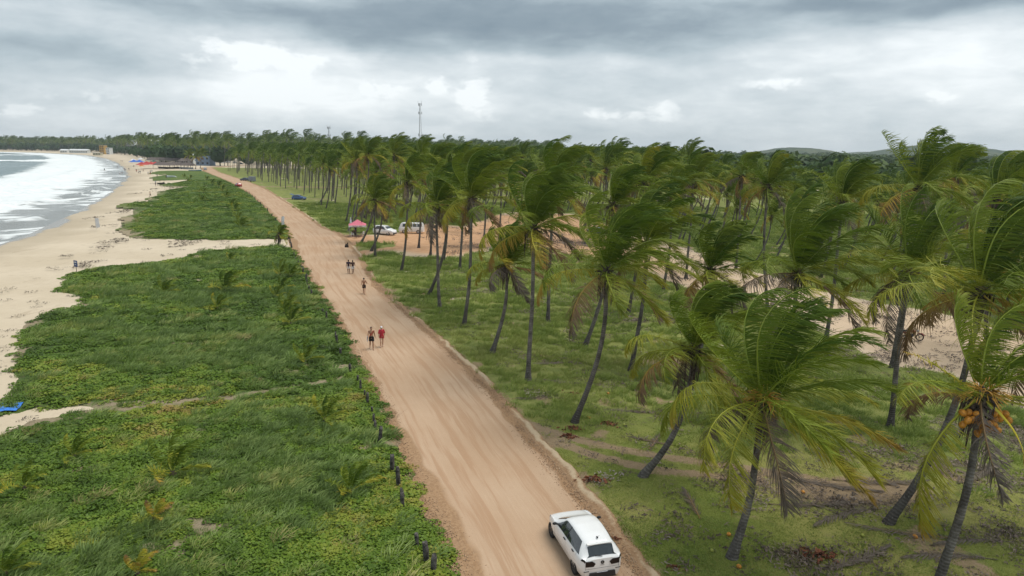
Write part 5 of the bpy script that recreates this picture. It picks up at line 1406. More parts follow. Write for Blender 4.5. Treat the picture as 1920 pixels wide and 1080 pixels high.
def make_car(shape, paint, loc, rz, label, group=None, wheels=(-1.27, 1.30), wr=.31, rim=None, rearlamp=True, tail=(.80, .17), glass=(-1.62, .92), name='parked_car', near=False, hatch_open=False, roofrail=False, s=1.0):
    rim = rim or M_RIM; S = shape; hl = S.L / 2
    o = empty(name, loc, rz, s); tag(o, label, 'car', group)
    V, F = S.body(); me = bpy.data.meshes.new('body'); me.from_pydata(V, [], F); me.materials.append(paint); me.materials.append(M_BLK)
    me.polygons.foreach_set('use_smooth', [len(f) == 4 for f in F]); me.update()
    body = ob('body', me, o)
    body.parent = None
    mb = MB()
    for wx in wheels:
        for sd in (-1, 1):
            mb.tube([(wx, sd * (S.W / 2 - .26), wr), (wx, sd * (S.W / 2 + .2), wr)], wr + .055, 28)
    cut = mb.build('cut', [M_BLK]); boolean_cut(body, cut)
    for p in body.data.polygons: p.use_smooth = True
    bpy.context.view_layer.objects.active = None
    try: body.data.set_sharp_from_angle(angle=R(38))
    except Exception: pass
    body.parent = o; CH.setdefault(o.name, [])
    for wx in wheels:
        for sd in (-1, 1):
            w_ = MB(); w_.disc_ring((0, 0, 0), None, wr * .62, wr, .2, 28)
            wo_ = w_.build('wheel', M_RUB, o, True, loc=(wx, sd * (S.W / 2 - .115), wr))
            r_ = MB(); r_.tube([(0, -.085, 0), (0, .085, 0)], wr * .64, 20)
            for k in range(8):
                a = k * .7854; r_.box((math.cos(a) * wr * .36, sd * .09, math.sin(a) * wr * .36), (wr * .46, .02, .045), Matrix.Rotation(-a, 3, 'Y'))
            r_.build('rim', rim, wo_)
    # glass
    g0, g1 = glass
    for sd in (-1, 1):
        V, F = S.patch(lambda t: (g0 + .02 + .26 * t, g0 + (g1 - g0) * .47), 5.12, 6.93, sd, nu=10); m_ = MB(); m_.add(V, F); m_.build('side_window', M_GLASS, o, True)
        V, F = S.patch(lambda t: (g0 + (g1 - g0) * .465, g0 + (g1 - g0) * .495), 5.12, 6.93, sd, nu=3, off=.006); m_ = MB(); m_.add(V, F); m_.build('door_pillar', M_BLK, o, True)
        V, F = S.patch(lambda t: (g0 + (g1 - g0) * .49, g1 - .10 - .62 * t ** 1.1), 5.12, 6.93, sd, nu=10); m_ = MB(); m_.add(V, F); m_.build('side_window', M_GLASS, o, True)
    ws = S.glass_f; V, F = S.top_patch(ws[0], ws[1], 1.0, .96); m_ = MB(); m_.add(V, F); m_.build('windscreen', M_GLASS, o, True)
    rs = S.glass_r; V, F = S.top_patch(rs[0], rs[1], 1.0, .92, vlo=7.6); m_ = MB(); m_.add(V, F); m_.build('rear_window', M_GLASS, o, True)
    # lamps
    for sd in (-1, 1):
        V, F = S.patch(lambda t: (-hl + .004, -hl + .15 - .03 * t), 4.25, 4.98, sd, nu=8, nv=5, off=.014); m_ = MB(); m_.add(V, F)
        y_ = S.sec(-hl)[5][0]; z_ = S.sec(-hl)[5][1]
        pp = [(.012, .10), (-.25, .09), (-.37, -.01), (-.30, -.12), (.012, -.10)]; xx = [-hl - .03, -hl + .05]; m_.add([(x_, sd * (y_ + a_), z_ - .115 + b_) for x_ in xx for a_, b_ in pp], [[0, 1, 2, 3, 4], [9, 8, 7, 6, 5]] + [[k_, (k_ + 1) % 5, 5 + (k_ + 1) % 5, 5 + k_] for k_ in range(5)])
        m_.build('tail_light', M_LAMP, o)
        V, F = S.patch(lambda t: (hl - .40 + .12 * t, hl - .01), 4.1, 5.3, sd, nu=8, nv=4, off=.010); m_ = MB(); m_.add(V, F)
        y_ = S.sec(hl)[4][0]; z_ = S.sec(hl)[4][1]
        m_.box((hl + .006, sd * (y_ - .14), z_ + .0), (.035, .28, .11)); m_.build('headlight', M_HEADL, o)
        p = S.pt(g1 - .28, 5.25, sd); m_ = MB(); m_.ball((p[0], p[1] + sd * .13, p[2] + .05), (.055, .095, .06), 10, 6); m_.tube([tuple(p), (p[0], p[1] + sd * .12, p[2] + .02)], .025, 6); m_.build('wing_mirror', [M_BLK], o, True)
        for hx in (g0 + (g1 - g0) * .18, g0 + (g1 - g0) * .52):
            p = S.pt(hx, 4.4, sd); m_ = MB(); m_.box((p[0], p[1] + sd * .018, p[2]), (.17, .035, .035)); m_.build('door_handle', M_BLK, o)
        if near:      # door seams, thin recessed looking dark lines standing a hair proud
            m_ = MB()
            for sx in (g0 + (g1 - g0) * .475, g1 - .12, g0 + .18):
                V, F = S.patch(lambda t, sx=sx: (sx - .004 - .0 * t, sx + .004), 2.2 if sx > g0 + .3 else 4.0, 5.1, sd, nu=2, nv=10, off=.003); m_.add(V, F)
            m_.build('door_seam', M_BLK, o)
    m_ = MB(); yb = S.sec(-hl + .1)[3][0]
    m_.box((-hl + .02, 0, .30), (.16, yb * 1.35, .20), taper=.94); m_.build('rear_diffuser', M_BLK, o)
    m_ = MB(); m_.box((hl - .02, 0, .36), (.12, yb * 1.3, .22), taper=.95); m_.build('front_grille', M_BLK, o)
    return o, body
hatch = CarShape(3.92, 1.75, 1.46,
    top=[(-1.96, .90), (-1.91, .975), (-1.62, 1.325), (-1.50, 1.375), (-1.05, 1.435), (-.4, 1.465), (.05, 1.43), (.30, 1.365), (.98, 1.0), (1.15, .945), (1.60, .84), (1.84, .72), (1.93, .58), (2.03, .5)],
    belt=[(-2.03, .92), (-1.5, .96), (0, .925), (1.1, .885), (2.03, .8)],
    wb=[(-1.96, .76), (-1.91, .85), (-1.80, .925), (-1.5, .985), (-.8, 1.0), (1.0, 1.0), (1.45, .97), (1.70, .90), (1.86, .80), (1.96, .62)],
    wr=[(-1.96, .60), (-1.7, .60), (-1.2, .635), (-.6, .66), (.2, .655), (.35, .66), (1.0, .82), (2.03, .8)])
hatch.glass_f = (.92, .35); hatch.glass_r = (-1.885, -1.645)
suv = CarShape(4.36, 1.76, 1.66,
    top=[(-2.18, .98), (-2.12, 1.10), (-1.92, 1.53), (-1.8, 1.60), (-.8, 1.66), (.1, 1.63), (.42, 1.56), (1.15, 1.14), (1.35, 1.06), (1.9, .93), (2.1, .80), (2.18, .62)],
    belt=[(-2.18, .98), (0, 1.0), (1.2, .97), (2.18, .85)], wb=[(-2.18, .84), (-2.05, .94), (-1.6, .99), (1.2, 1.0), (1.8, .96), (2.05, .86), (2.18, .68)], wr=[(-2.18, .70), (-.6, .74), (.4, .72), (1.1, .82), (2.18, .8)], sill=.24)
suv.glass_f = (1.08, .48); suv.glass_r = (-2.10, -1.95)
sedan = CarShape(4.3, 1.70, 1.42,
    top=[(-2.15, .90), (-2.0, .98), (-1.75, 1.10), (-1.35, 1.36), (-.6, 1.42), (.05, 1.40), (.35, 1.33), (1.05, .98), (1.7, .86), (2.0, .76), (2.15, .58)],
    belt=[(-2.15, .90), (0, .90), (1.1, .87), (2.15, .8)], wb=[(-2.15, .82), (-1.9, .95), (1.2, 1.0), (1.8, .94), (2.15, .70)], wr=[(-2.15, .66), (-.6, .70), (.4, .69), (2.15, .8)])
sedan.glass_f = (1.0, .40); sedan.glass_r = (-1.78, -1.40)

# the white hatchback in front
pL = G(1078, 1108); pR = G(1158, 1098)
wh_dir = G(1034, 1012) - G(1074, 1078)      # along the visible left wheels
hz = math.atan2(wh_dir.y, wh_dir.x)
rw = G(1074, 1078); fwd = Vector((math.cos(hz), math.sin(hz), 0)); rgt = Vector((math.sin(hz), -math.cos(hz), 0))
cen = rw + fwd * 1.27 + rgt * .86
car, body = make_car(hatch, M_DUSTY, (cen.x, cen.y, .055), hz, 'white hatchback driving up the dirt road, seen from behind and above', name='hatchback', near=True)
hl = hatch.L / 2
m_ = MB(); m_.box((-hl - .028, 0, .335), (.02, .42, .135)); pl_ = m_.build('licence_plate', M_PLATE, car)
m_ = MB(); m_.box((-hl - .040, 0, .39), (.004, .40, .022)); m_.build('plate_band', M_PLATEB, pl_)
def text_mesh(name, body_, size, mat, ext=.002):
    cu = bpy.data.curves.new(name, 'FONT'); cu.body = body_; cu.size = size; cu.extrude = ext; cu.align_x = 'CENTER'; cu.align_y = 'CENTER'
    to = bpy.data.objects.new(name, cu); COL.objects.link(to); bpy.context.view_layer.update()
    me = bpy.data.meshes.new_from_object(to.evaluated_get(bpy.context.evaluated_depsgraph_get())); bpy.data.objects.remove(to)
    me.materials.clear(); me.materials.append(mat); return me
TXROT = (R(90), 0, R(-90))
ob('plate_text', text_mesh('plate_text', 'TJC4B04', .095, M_BLK), pl_, loc=(-hl - .043, 0, .322), rot=TXROT)
m_ = MB(); m_.disc_ring((-hl - .012, 0, .775), Matrix.Rotation(R(90), 3, 'Z'), .058, .070, .02, 24); em = m_.build('emblem', M_BLK, car)
m_ = MB(); m_.tube([(-hl - .004, 0, .775), (-hl - .016, 0, .775)], .060, 20); m_.build('emblem_disc', M_RIM, em)
ob('emblem_letter', text_mesh('emblem_letter', 'V', .075, M_RIMS), em, loc=(-hl - .018, 0, .800), rot=TXROT)
ob('emblem_letter', text_mesh('emblem_letter', 'W', .060, M_RIMS), em, loc=(-hl - .018, 0, .752), rot=TXROT)
m_ = MB(); m_.box((-hl - .004, 0, .665), (.008, .15, .022)); m_.build('badge', M_RIMS, car)
m_ = MB(); m_.box((-1.40, 0, 1.435), (.09, .05, .03)); m_.tube([(-1.39, 0, 1.44), (-1.58, 0, 1.60)], .006, 5); m_.build('antenna', M_BLK, car)
m_ = MB(); m_.box((-1.63, 0, 1.342), (.13, .98, .026)); m_.build('roof_spoiler', M_WHITE, car)
m_ = MB(); m_.tube([(-1.925, .0, .99), (-1.89, .26, 1.035)], .012, 5); m_.build('rear_wiper', M_BLK, car)
for sd in (-1, 1):
    m_ = MB(); m_.box((-hl - .004, sd * .62, .47), (.02, .20, .022)); m_.build('bumper_slot', M_BLK, car)
m_ = MB()      # tailgate seams
for yy_ in (-.66, .66): m_.box((-hl - .002, yy_ * .98, .70), (.006, .007, .34))
m_.box((-hl - .002, 0, .555), (.006, 1.29, .007)); m_.build('tailgate_seam', M_BLK, car)

def pcar(shape, paint, px, py, deg, label, **k):
    p = G(px, py); return make_car(shape, paint, (p.x, p.y, .03), R(deg), label, **k)[0]
pcar(suv, M_WHITE, 722, 440, -28, 'white people carrier parked on the orange clearing beside the gazebo', wheels=(-1.34, 1.34), wr=.34, rim=M_RIMS)
M_BLUE = simple('blue_car_paint', (.035, .09, .26), .3, coat=.5, vary=.03)
M_RED = simple('red_car_paint', (.50, .025, .03), .35, coat=.5, vary=.05)
M_SILV = simple('silver_car_paint', (.45, .48, .52), .3, metal=.3, coat=.4, vary=.03)
M_DKC = simple('grey_blue_car_paint', (.06, .08, .12), .35, coat=.4, vary=.05)
bc = pcar(hatch, M_BLUE, 561, 375, -8, 'blue hatchback with its tailgate raised, parked on the verge under the palms', rim=M_RIMS, s=1.02)
m_ = MB(); m_.box((-2.15, 0, 1.55), (.85, 1.15, .05), Matrix.Rotation(R(18), 3, 'Y')); m_.build('tailgate', M_BLUE, bc)
pcar(hatch, M_RED, 447, 350, 128, 'small red car on the far road close to the left verge', s=1.0)
pcar(sedan, M_DKC, 459, 339, 160, 'dark blue grey car beside the far road near a grey box trailer')
pcar(suv, M_SILV, 385, 319, 110, 'silver car at the far end of the road by the blue house', wheels=(-1.34, 1.34), wr=.34)
pcar(sedan, M_DKC, 1122, 440, 20, 'dark car half hidden by fronds on the far side of the clearing')
for i, (a, b_, pnt, lb) in enumerate([(418, 306, M_WHITE, 'white car parked among the farthest palm trunks, left one'), (428, 305, M_SILV, 'silver car parked among the farthest palm trunks'), (441, 306, M_WHITE, 'white car parked among the farthest palm trunks, right one'), (452, 308, M_DKC, 'dark car parked among the farthest palm trunks')]):
    pcar(hatch, pnt, a, b_, 30 * i, lb, group='cars parked at the far end of the grove')

# white minibus
def minibus(px, py, deg):
    p = G(px, py); o = empty('minibus', (p.x, p.y, .03), R(deg)); tag(o, 'boxy white minibus with a row of dark windows parked behind the white car', 'van')
    van = CarShape(4.5, 1.72, 1.95,
        top=[(-2.25, 1.0), (-2.2, 1.35), (-2.05, 1.86), (-1.9, 1.93), (1.5, 1.95), (1.75, 1.9), (1.98, 1.62), (2.2, 1.05), (2.25, .8)],
        belt=[(-2.25, 1.15), (2.25, 1.12)], wb=[(-2.25, .88), (-2.1, .97), (1.9, .99), (2.25, .84)], wr=[(-2.25, .78), (-1.9, .84), (1.7, .84), (2.25, .8)], sill=.28)
    V, F = van.body(40); me = bpy.data.meshes.new('body'); me.from_pydata(V, [], F); me.materials.append(M_WHITE); me.materials.append(M_BLK)
    body = ob('body', me, None); mb = MB()
    for wx in (-1.35, 1.3):
        for sd in (-1, 1): mb.tube([(wx, sd * .6, .33), (wx, sd * 1.1, .33)], .37, 24)
    boolean_cut(body, mb.build('cut', [M_BLK])); body.parent = o
    for wx in (-1.35, 1.3):
        for sd in (-1, 1):
            w_ = MB(); w_.disc_ring((0, 0, 0), None, .2, .33, .18, 24); wo_ = w_.build('wheel', M_RUB, o, True, loc=(wx, sd * .76, .33))
            r_ = MB(); r_.tube([(0, -.07, 0), (0, .07, 0)], .205, 16); r_.build('rim', M_RIMS, wo_)
    for sd in (-1, 1):
        for x0, x1 in ((-1.95, -1.2), (-1.1, -.4), (-.3, .4), (.52, 1.5)):
            V, F = van.patch(lambda t: (x0, x1), 5.2, 6.7, sd, nu=4, nv=4); m_ = MB(); m_.add(V, F); m_.build('side_window', M_GLASS, o)
    V, F = van.top_patch(2.16, 1.84, 1, .95, vlo=7.6); m_ = MB(); m_.add(V, F); m_.build('windscreen', M_GLASS, o, True)
    m_ = MB(); m_.box((2.24, 0, .48), (.12, 1.5, .14)); m_.build('bumper', M_PLATE, o)
    for sd in (-1, 1):
        m_ = MB(); m_.tube([(2.2, sd * .58, .85), (2.27, sd * .58, .85)], .10, 14); m_.build('headlight', M_HEADL, o)
minibus(772, 437, 176)
p = G(473, 341); o = empty('trailer', (p.x, p.y, 0), R(150)); tag(o, 'grey box trailer standing beside the dark car under the first palms', 'trailer')
m_ = MB(); m_.box((0, 0, 1.35), (2.6, 1.7, 1.9)); m_.build('box', simple('grey_panel', (.23, .26, .30), .6), o)
m_ = MB(); m_.box((1.32, .2, 1.3), (.03, .8, 1.5)); m_.build('door', M_BLK, o)
m_ = MB(); m_.tube([(-1.3, 0, .45), (-2.3, 0, .4)], .05, 6); m_.build('drawbar', M_BLK, o)
for sd in (-1, 1):
    w_ = MB(); w_.disc_ring((0, 0, 0), None, .1, .3, .16, 16); w_.build('wheel', M_RUB, o, True, loc=(0, sd * .8, .3))

# motorcycle on the sandy track, trailing palms in front
def motorcycle(px, py, deg, label):
    p = G(px, py); o = empty('motorcycle', (p.x, p.y, 0.02), R(deg)); tag(o, label, 'motorcycle')
    M_MR = simple('motorcycle_red', (.30, .05, .04), .35, coat=.4)
    for wx in (-.62, .66):
        w_ = MB(); w_.disc_ring((0, 0, 0), None, .235, .31, .10, 24)
        for k in range(10):
            a = k * .628; w_.tube([(0, 0, 0), (math.cos(a) * .24, 0, math.sin(a) * .24)], .008, 4)
        w_.build('wheel', M_RUB, o, True, loc=(wx, 0, .31))
    m_ = MB(); m_.tube([(-.62, .09, .31), (-.25, .09, .42), (.1, .09, .33), (.30, .04, .70)], .025, 6); m_.tube([(-.62, -.09, .31), (-.25, -.09, .42), (.1, -.09, .33), (.30, -.04, .70)], .025, 6); m_.tube([(.30, 0, .72), (-.30, 0, .66), (-.80, 0, .74)], .03, 6); m_.build('frame', M_BLK, o)
    m_ = MB(); m_.tube([(.66, .08, .31), (.36, .08, .88)], .022, 6); m_.tube([(.66, -.08, .31), (.36, -.08, .88)], .022, 6); m_.build('fork', M_RIMS, o)
    m_ = MB(); m_.tube([(.25, -.36, 1.0), (.36, -.12, .95), (.36, .12, .95), (.25, .36, 1.0)], .018, 6); m_.build('handlebar', M_BLK, o)
    for sd in (-1, 1):
        m_ = MB(); m_.tube([(.32, sd * .25, .98), (.34, sd * .30, 1.15)], .008, 4); m_.ball((.34, sd * .30, 1.18), (.02, .07, .045), 8, 5); m_.build('mirror', M_BLK, o)
    m_ = MB(); m_.ball((.10, 0, .78), (.27, .14, .13), 12, 8); m_.build('fuel_tank', M_MR, o, True)
    m_ = MB(); m_.box((-.38, 0, .80), (.62, .24, .09), taper=.85); m_.build('seat', M_BLK, o)
    m_ = MB(); m_.ball((.02, 0, .42), (.20, .13, .17), 10, 6); m_.build('engine', M_RIM, o)
    m_ = MB(); m_.tube([(.0, -.14, .32), (-.3, -.16, .26), (-.75, -.17, .34)], [.03, .04, .05], 8); m_.build('exhaust', M_RIMS, o)
    for wx, a0, a1 in ((.66, .5, 2.3), (-.62, .7, 2.9)):
        m_ = MB(); m_.tube([(wx + math.cos(a0 + (a1 - a0) * k / 6) * .35, 0, .31 + math.sin(a0 + (a1 - a0) * k / 6) * .35) for k in range(7)], .045, 6); m_.build('mudguard', M_MR, o)
    m_ = MB(); m_.ball((.46, 0, .86), (.07, .09, .09), 10, 6); m_.build('headlight', M_HEADL, o)
    return o
motorcycle(1707, 638, -20, 'dark red motorcycle parked on the sandy track behind the twin palm trunks')
motorcycle(664, 441, 80, 'dark motorcycle standing beside the pink gazebo')

# ================================================================== people
M_SK = [simple('skin_tan', (.36, .19, .115), .6, vary=.05), simple('skin_brown', (.15, .075, .045), .6, vary=.05), simple('skin_light', (.50, .30, .21), .6, vary=.05)]
def cloth(n, c): return simple('cloth_' + n, c, .9, vary=.12, nscale=14)
M_HAIR = simple('dark_hair', (.015, .011, .009), .7)
def voxel(name, parts, mat, vox=.012, smooth=6):
    mb = MB()
    for kind, a in parts:
        if kind == 't': mb.tube(a[0], a[1], 12)
        else: mb.ball(a[0], a[1], 14, 10, rot=a[2] if len(a) > 2 else None)
    o = mb.build(name, mat)
    md = o.modifiers.new('r', 'REMESH'); md.mode = 'VOXEL'; md.voxel_size = vox; md.use_smooth_shade = True
    sm = o.modifiers.new('s', 'SMOOTH'); sm.iterations = smooth; sm.factor = .5
    bpy.context.view_layer.update()
    me = bpy.data.meshes.new_from_object(o.evaluated_get(bpy.context.evaluated_depsgraph_get())); bpy.data.objects.remove(o)
    me.materials.clear(); me.materials.append(mat)
    return me
def pose(stride=.22, arm=.3, elbow=.35, fem=0, sit=False):
    """joints of a walking body facing +x, 1.75 m tall"""
    sh = .185 if not fem else .165; hp = .095
    J = dict(neck=(0, 0, 1.47), chest=(0, 0, 1.30), waist=(-.005, 0, 1.08), hip=(0, 0, .95), head=(.012, 0, 1.63))
    for sd, s in ((1, 1), (-1, -1)):
        k = stride * s; lift = .06 if s < 0 else 0
        J['hp%d' % s] = (0, hp * s, .90)
        J['kn%d' % s] = (k * .55 + .03 + (.04 if s < 0 else 0), hp * s, .49 + lift * .3)
        J['an%d' % s] = (k - .01 - (.10 if s < 0 else 0), hp * s * .9, .085 + lift)
        J['to%d' % s] = (k + .13 - (.08 if s < 0 else 0), hp * s * 1.15, .03 + lift * .4)
        J['sh%d' % s] = (0, sh * s, 1.42)
        J['el%d' % s] = (-arm * .5 * s + .0, (sh + .07) * s, 1.13)
        J['wr%d' % s] = (-arm * .75 * s + elbow * .18, (sh + .10) * s, .89 + elbow * .08)
    return J
def body_parts(J, fem=0, fat=1.0):
    P = []
    w = 1.0 if not fem else .92
    P.append(('b', (J['head'], (.092, .076, .118))))
    P.append(('b', ((J['head'][0] + .03, 0, J['head'][2] - .07), (.055, .05, .05))))          # jaw
    P.append(('b', ((J['head'][0] + .098, 0, J['head'][2] - .015), (.018, .013, .026))))       # nose
    for s in (1, -1):
        P.append(('b', ((J['head'][0] + .0, s * .078, J['head'][2] - .01), (.02, .012, .03))))   # ears
        P.append(('b', ((J['head'][0] + .083, s * .03, J['head'][2] + .024), (.012, .018, .008))))   # brow
    P.append(('b', ((J['head'][0] + .088, 0, J['head'][2] - .062), (.012, .024, .010))))       # lips
    P.append(('t', ([(J['neck'][0], 0, J['neck'][2] - .05), (J['head'][0] - .01, 0, J['head'][2] - .04)], [.062 * w, .052 * w])))
    P.append(('b', (J['chest'], (.115 * fat, .165 * w, .19))))
    P.append(('b', ((0, 0, 1.415), (.085, .185 * w, .075))))
    P.append(('b', (J['waist'], (.10 * fat, .132 * w, .17))))
    P.append(('b', ((J['hip'][0] - .01, 0, J['hip'][2] - .02), (.115 * fat, .16 * (1.05 if fem else 1), .13))))
    for s in (1, -1):
        hp, kn, an, to, sh, el, wr = [Vector(J[k + str(s)]) for k in ('hp', 'kn', 'an', 'to', 'sh', 'el', 'wr')]
        P.append(('t', ([hp + Vector((0, 0, .04)), hp.lerp(kn, .4), kn], [.088, .080, .056])))
        P.append(('b', (kn, .058))); P.append(('t', ([kn, kn.lerp(an, .35) + Vector((-.015, 0, 0)), an], [.054, .058, .036])))
        P.append(('b', (an, .043))); P.append(('t', ([an + Vector((-.045, 0, -.035)), an.lerp(to, .5) + Vector((0, 0, -.015)), to], [.036, .038, .026])))
        P.append(('b', (sh, .062))); P.append(('t', ([sh, sh.lerp(el, .5), el], [.052, .047, .039]))); P.append(('b', (el, .040)))
        P.append(('t', ([el, el.lerp(wr, .35), wr], [.040, .040, .026])))
        d = (wr - el).normalized(); palm_ = wr + d * .05
        P.append(('b', (palm_, (.034, .020, .046)))); 
        for q in range(4):       # fingers, then the thumb from the side of the palm
            o_ = Vector(((q - 1.5) * .019, 0, 0)); L = [.062, .075, .070, .055][q]
            f0 = palm_ + o_ + d * .025; f1 = f0 + d * L * .6 + Vector((0, -.006 * s, 0)); f2 = f1 + d * L * .45 + Vector((0, -.016 * s, 0))
            P.append(('t', ([f0, f1, f2], [.0105, .0095, .0085])))
        t0 = palm_ + Vector((.026, 0, 0)) - d * .02; P.append(('t', ([t0, t0 + d * .03 + Vector((.022, 0, 0)), t0 + d * .06 + Vector((.026, -.008 * s, 0))], [.012, .011, .010])))
    return P
def hair_mesh(J, short=True, vox=.012):
    h = J['head']
    P = [('b', ((h[0] - .014, 0, h[2] + .024), (.094, .084, .108)))]
    if not short: P += [('b', ((h[0] - .05, 0, h[2] - .02), (.075, .085, .13)))]
    m = voxel('hair', P, M_HAIR, vox, 2)
    return m
def shorts_mesh(J, mat, L=.55, vox=.013, flare=1.1, hem=.78):
    P = [('b', ((-.01, 0, .955), (.128, .168, .10)))]
    for s in (1, -1):
        hp = Vector(J['hp%d' % s]); kn = Vector(J['kn%d' % s])
        P.append(('t', ([hp + Vector((0, 0, .05)), hp.lerp(kn, L)], [.100, .098 * flare])))
    return voxel('shorts', P, mat, vox, 3)
def shirt_mesh(J, mat, sleeve=.5, vox=.013, long=0, loose=1.0):
    P = [('b', ((0, 0, 1.30), (.128 * loose, .178, .20))), ('b', ((0, 0, 1.41), (.094, .195, .078))), ('t', ([(0, 0, 1.30), (0, 0, 1.05), (0, 0, .96 - long)], [.150 * loose, .142 * loose, .155 * loose]))]
    for s in (1, -1):
        sh = Vector(J['sh%d' % s]); el = Vector(J['el%d' % s]); P.append(('b', (sh, .070))); P.append(('t', ([sh, sh.lerp(el, sleeve)], [.065, .062 * loose])))
    return voxel('shirt', P, mat, vox, 3)
def person(loc, deg, label, J, skin, parts, h=1.75, fem=0, group=None, vox=.012, body=None):
    o = empty('person', loc, R(deg), h / 1.75); tag(o, label, 'person', group)
    ob('body', body or voxel('body', body_parts(J, fem), skin, vox), o)
    for nm, me in parts: ob(nm, me, o)
    return o
def eyes(J, o):
    for s in (1, -1):
        m_ = MB(); m_.ball((J['head'][0] + .084, s * .03, J['head'][2] + .006), (.010, .015, .008), 8, 5); m_.build('eye', M_HAIR, o)
Ja = pose(.24, .22, .2); p = G(697, 656)
M_BLKC = cloth('black', (.014, .013, .015)); M_WHC = cloth('white', (.68, .68, .70)); M_REDC = cloth('red', (.42, .030, .045)); M_DKP = cloth('dark_violet', (.035, .022, .040)); M_BRC = cloth('maroon_brown', (.060, .026, .022))
facing = math.degrees(math.atan2(-p.y, -p.x)) + 6
o = person((p.x, p.y, .055), facing, 'bare chested man in black shorts with red chest strap walking down the road', Ja, M_SK[0], [('shorts', shorts_mesh(Ja, M_BLKC, .62)), ('hair', hair_mesh(Ja))], h=1.80, vox=.010)
eyes(Ja, o)
m_ = MB()
for q in range(12):
    t0 = q / 11; y0 = -.15 + .30 * t0; z0 = 1.05 + .38 * t0; x0 = .125 * math.sqrt(max(.1, 1 - (y0 / .21) ** 2)) + .012
    m_.box((x0, y0, z0), (.016, .045, .05))
m_.build('shoulder_strap', M_REDC, o)
m_ = MB(); m_.box((.03, -.31, .84), (.26, .05, .36), Matrix.Rotation(.1, 3, 'Y'), taper=.9); m_.build('towel', M_WHC, o)
p = G(716, 652); Jb = pose(-.20, .18, .15, 1)
o = person((p.x, p.y, .055), facing - 2, 'woman in a loose red beach shirt and white cap beside the bare chested man', Jb, M_SK[2], [('shirt', shirt_mesh(Jb, M_REDC, .92, long=.02, loose=1.22)), ('shorts', shorts_mesh(Jb, M_REDC, .35)), ('hair', hair_mesh(Jb, False))], h=1.70, fem=1, vox=.010)
eyes(Jb, o)
cp = voxel('cap', [('b', ((-.002, 0, 1.675), (.104, .093, .085))), ('b', ((.10, 0, 1.665), (.075, .07, .012)))], M_WHC, .011, 1); ob('cap', cp, o)
m_ = MB(); m_.box((.155, 0, 1.22), (.01, .10, .22)); m_.build('top_print', M_BLKC, o)
p = G(683, 552); Jc = pose(.30, .45, 1.3)
away = math.degrees(math.atan2(p.y, p.x))
o = person((p.x, p.y, .055), away - 5, 'shirtless jogger in black shorts running away along the right side of the road', Jc, M_SK[0], [('shorts', shorts_mesh(Jc, M_BLKC, .6)), ('hair', hair_mesh(Jc))], h=1.76, vox=.011)
p = G(654, 514); Jd = pose(.16, .15, .1)
person((p.x, p.y, .055), away, 'left one of two people in white shorts walking away, wearing a dark purple shirt', Jd, M_SK[1], [('shirt', shirt_mesh(Jd, M_DKP, .5)), ('shorts', shorts_mesh(Jd, M_WHC, .66)), ('hair', hair_mesh(Jd))], h=1.76, vox=.012)
p = G(662, 514); Je = pose(-.16, .10, .9)
person((p.x, p.y, .055), away + 3, 'right one of two people in white shorts walking away, wearing a brown top', Je, M_SK[1], [('shirt', shirt_mesh(Je, M_BRC, .3)), ('shorts', shorts_mesh(Je, M_WHC, .66)), ('hair', hair_mesh(Je, False))], h=1.70, fem=1, vox=.012)
# beach people, small in the view: shared bodies
BODY_S = [voxel('body', body_parts(pose(.2, .2, .2)), M_SK[0], .022, 3), voxel('body', body_parts(pose(-.1, .1, .1)), M_SK[1], .022, 3)]
HAIR_S = hair_mesh(pose(.2, .2, .2), True, .02)
CL_S = [shorts_mesh(pose(.2, .2, .2), c, .6, .022) for c in (M_BLKC, cloth('navy', (.02, .03, .09)), M_REDC, M_WHC)]
SH_S = [shirt_mesh(pose(.2, .2, .2), c, .5, .022) for c in (M_DKP, M_WHC, cloth('teal', (.03, .14, .15)))]
beach = [(282, 370, 1.0, 0, 'person standing alone on the dry sand above the dark wrack line'), (292, 347, 1, 1, 'person beside the posts left of the boat'), (196, 320, 1, 0, 'bather standing in the surf foam'), (221, 315, 1, 1, 'upper bather at the edge of the swash'), (225, 327, 1, 0, 'lower bather at the edge of the swash'), (229, 326, 1, 2, 'bather right at the water edge beside another'),
         (233, 320, 1, 3, None), (235, 320, 1, 0, None), (242, 320, 1, 1, None), (256, 323, 1.1, 2, None), (260, 326, 1, 0, None), (263, 326, 1, 3, None), (269, 322, 1, 1, None), (278, 328, 1, 0, None), (282, 328, 1.1, 2, None), (282, 324, 1, 1, None), (285, 324, 1, 3, None), (295, 333, 1, 0, None), (227, 303, 1, 1, None), (230, 303, 1, 2, None), (251, 314, 1, 0, None), (312, 335, 1, 1, 'person standing at the bow of the white boat')]
for i, (a, b_, s, k, lab) in enumerate(beach):
    p = G(a, b_, -.3 if a < 232 else 0)
    o = empty('person', (p.x, p.y, -.55 if a < 232 else 0.0), i * 1.3, s); tag(o, lab or 'small %s in %s on the far beach sand' % (['tan skinned bather', 'dark skinned bather', 'figure', 'walker'][i % 4], ['black shorts', 'navy shorts', 'red shorts', 'white shorts'][k]), 'person', 'people strolling on the far beach')
    ob('body', BODY_S[i % 2], o); ob('hair', HAIR_S, o); ob('shorts', CL_S[k], o)
    if i % 3: ob('shirt', SH_S[i % 3], o)

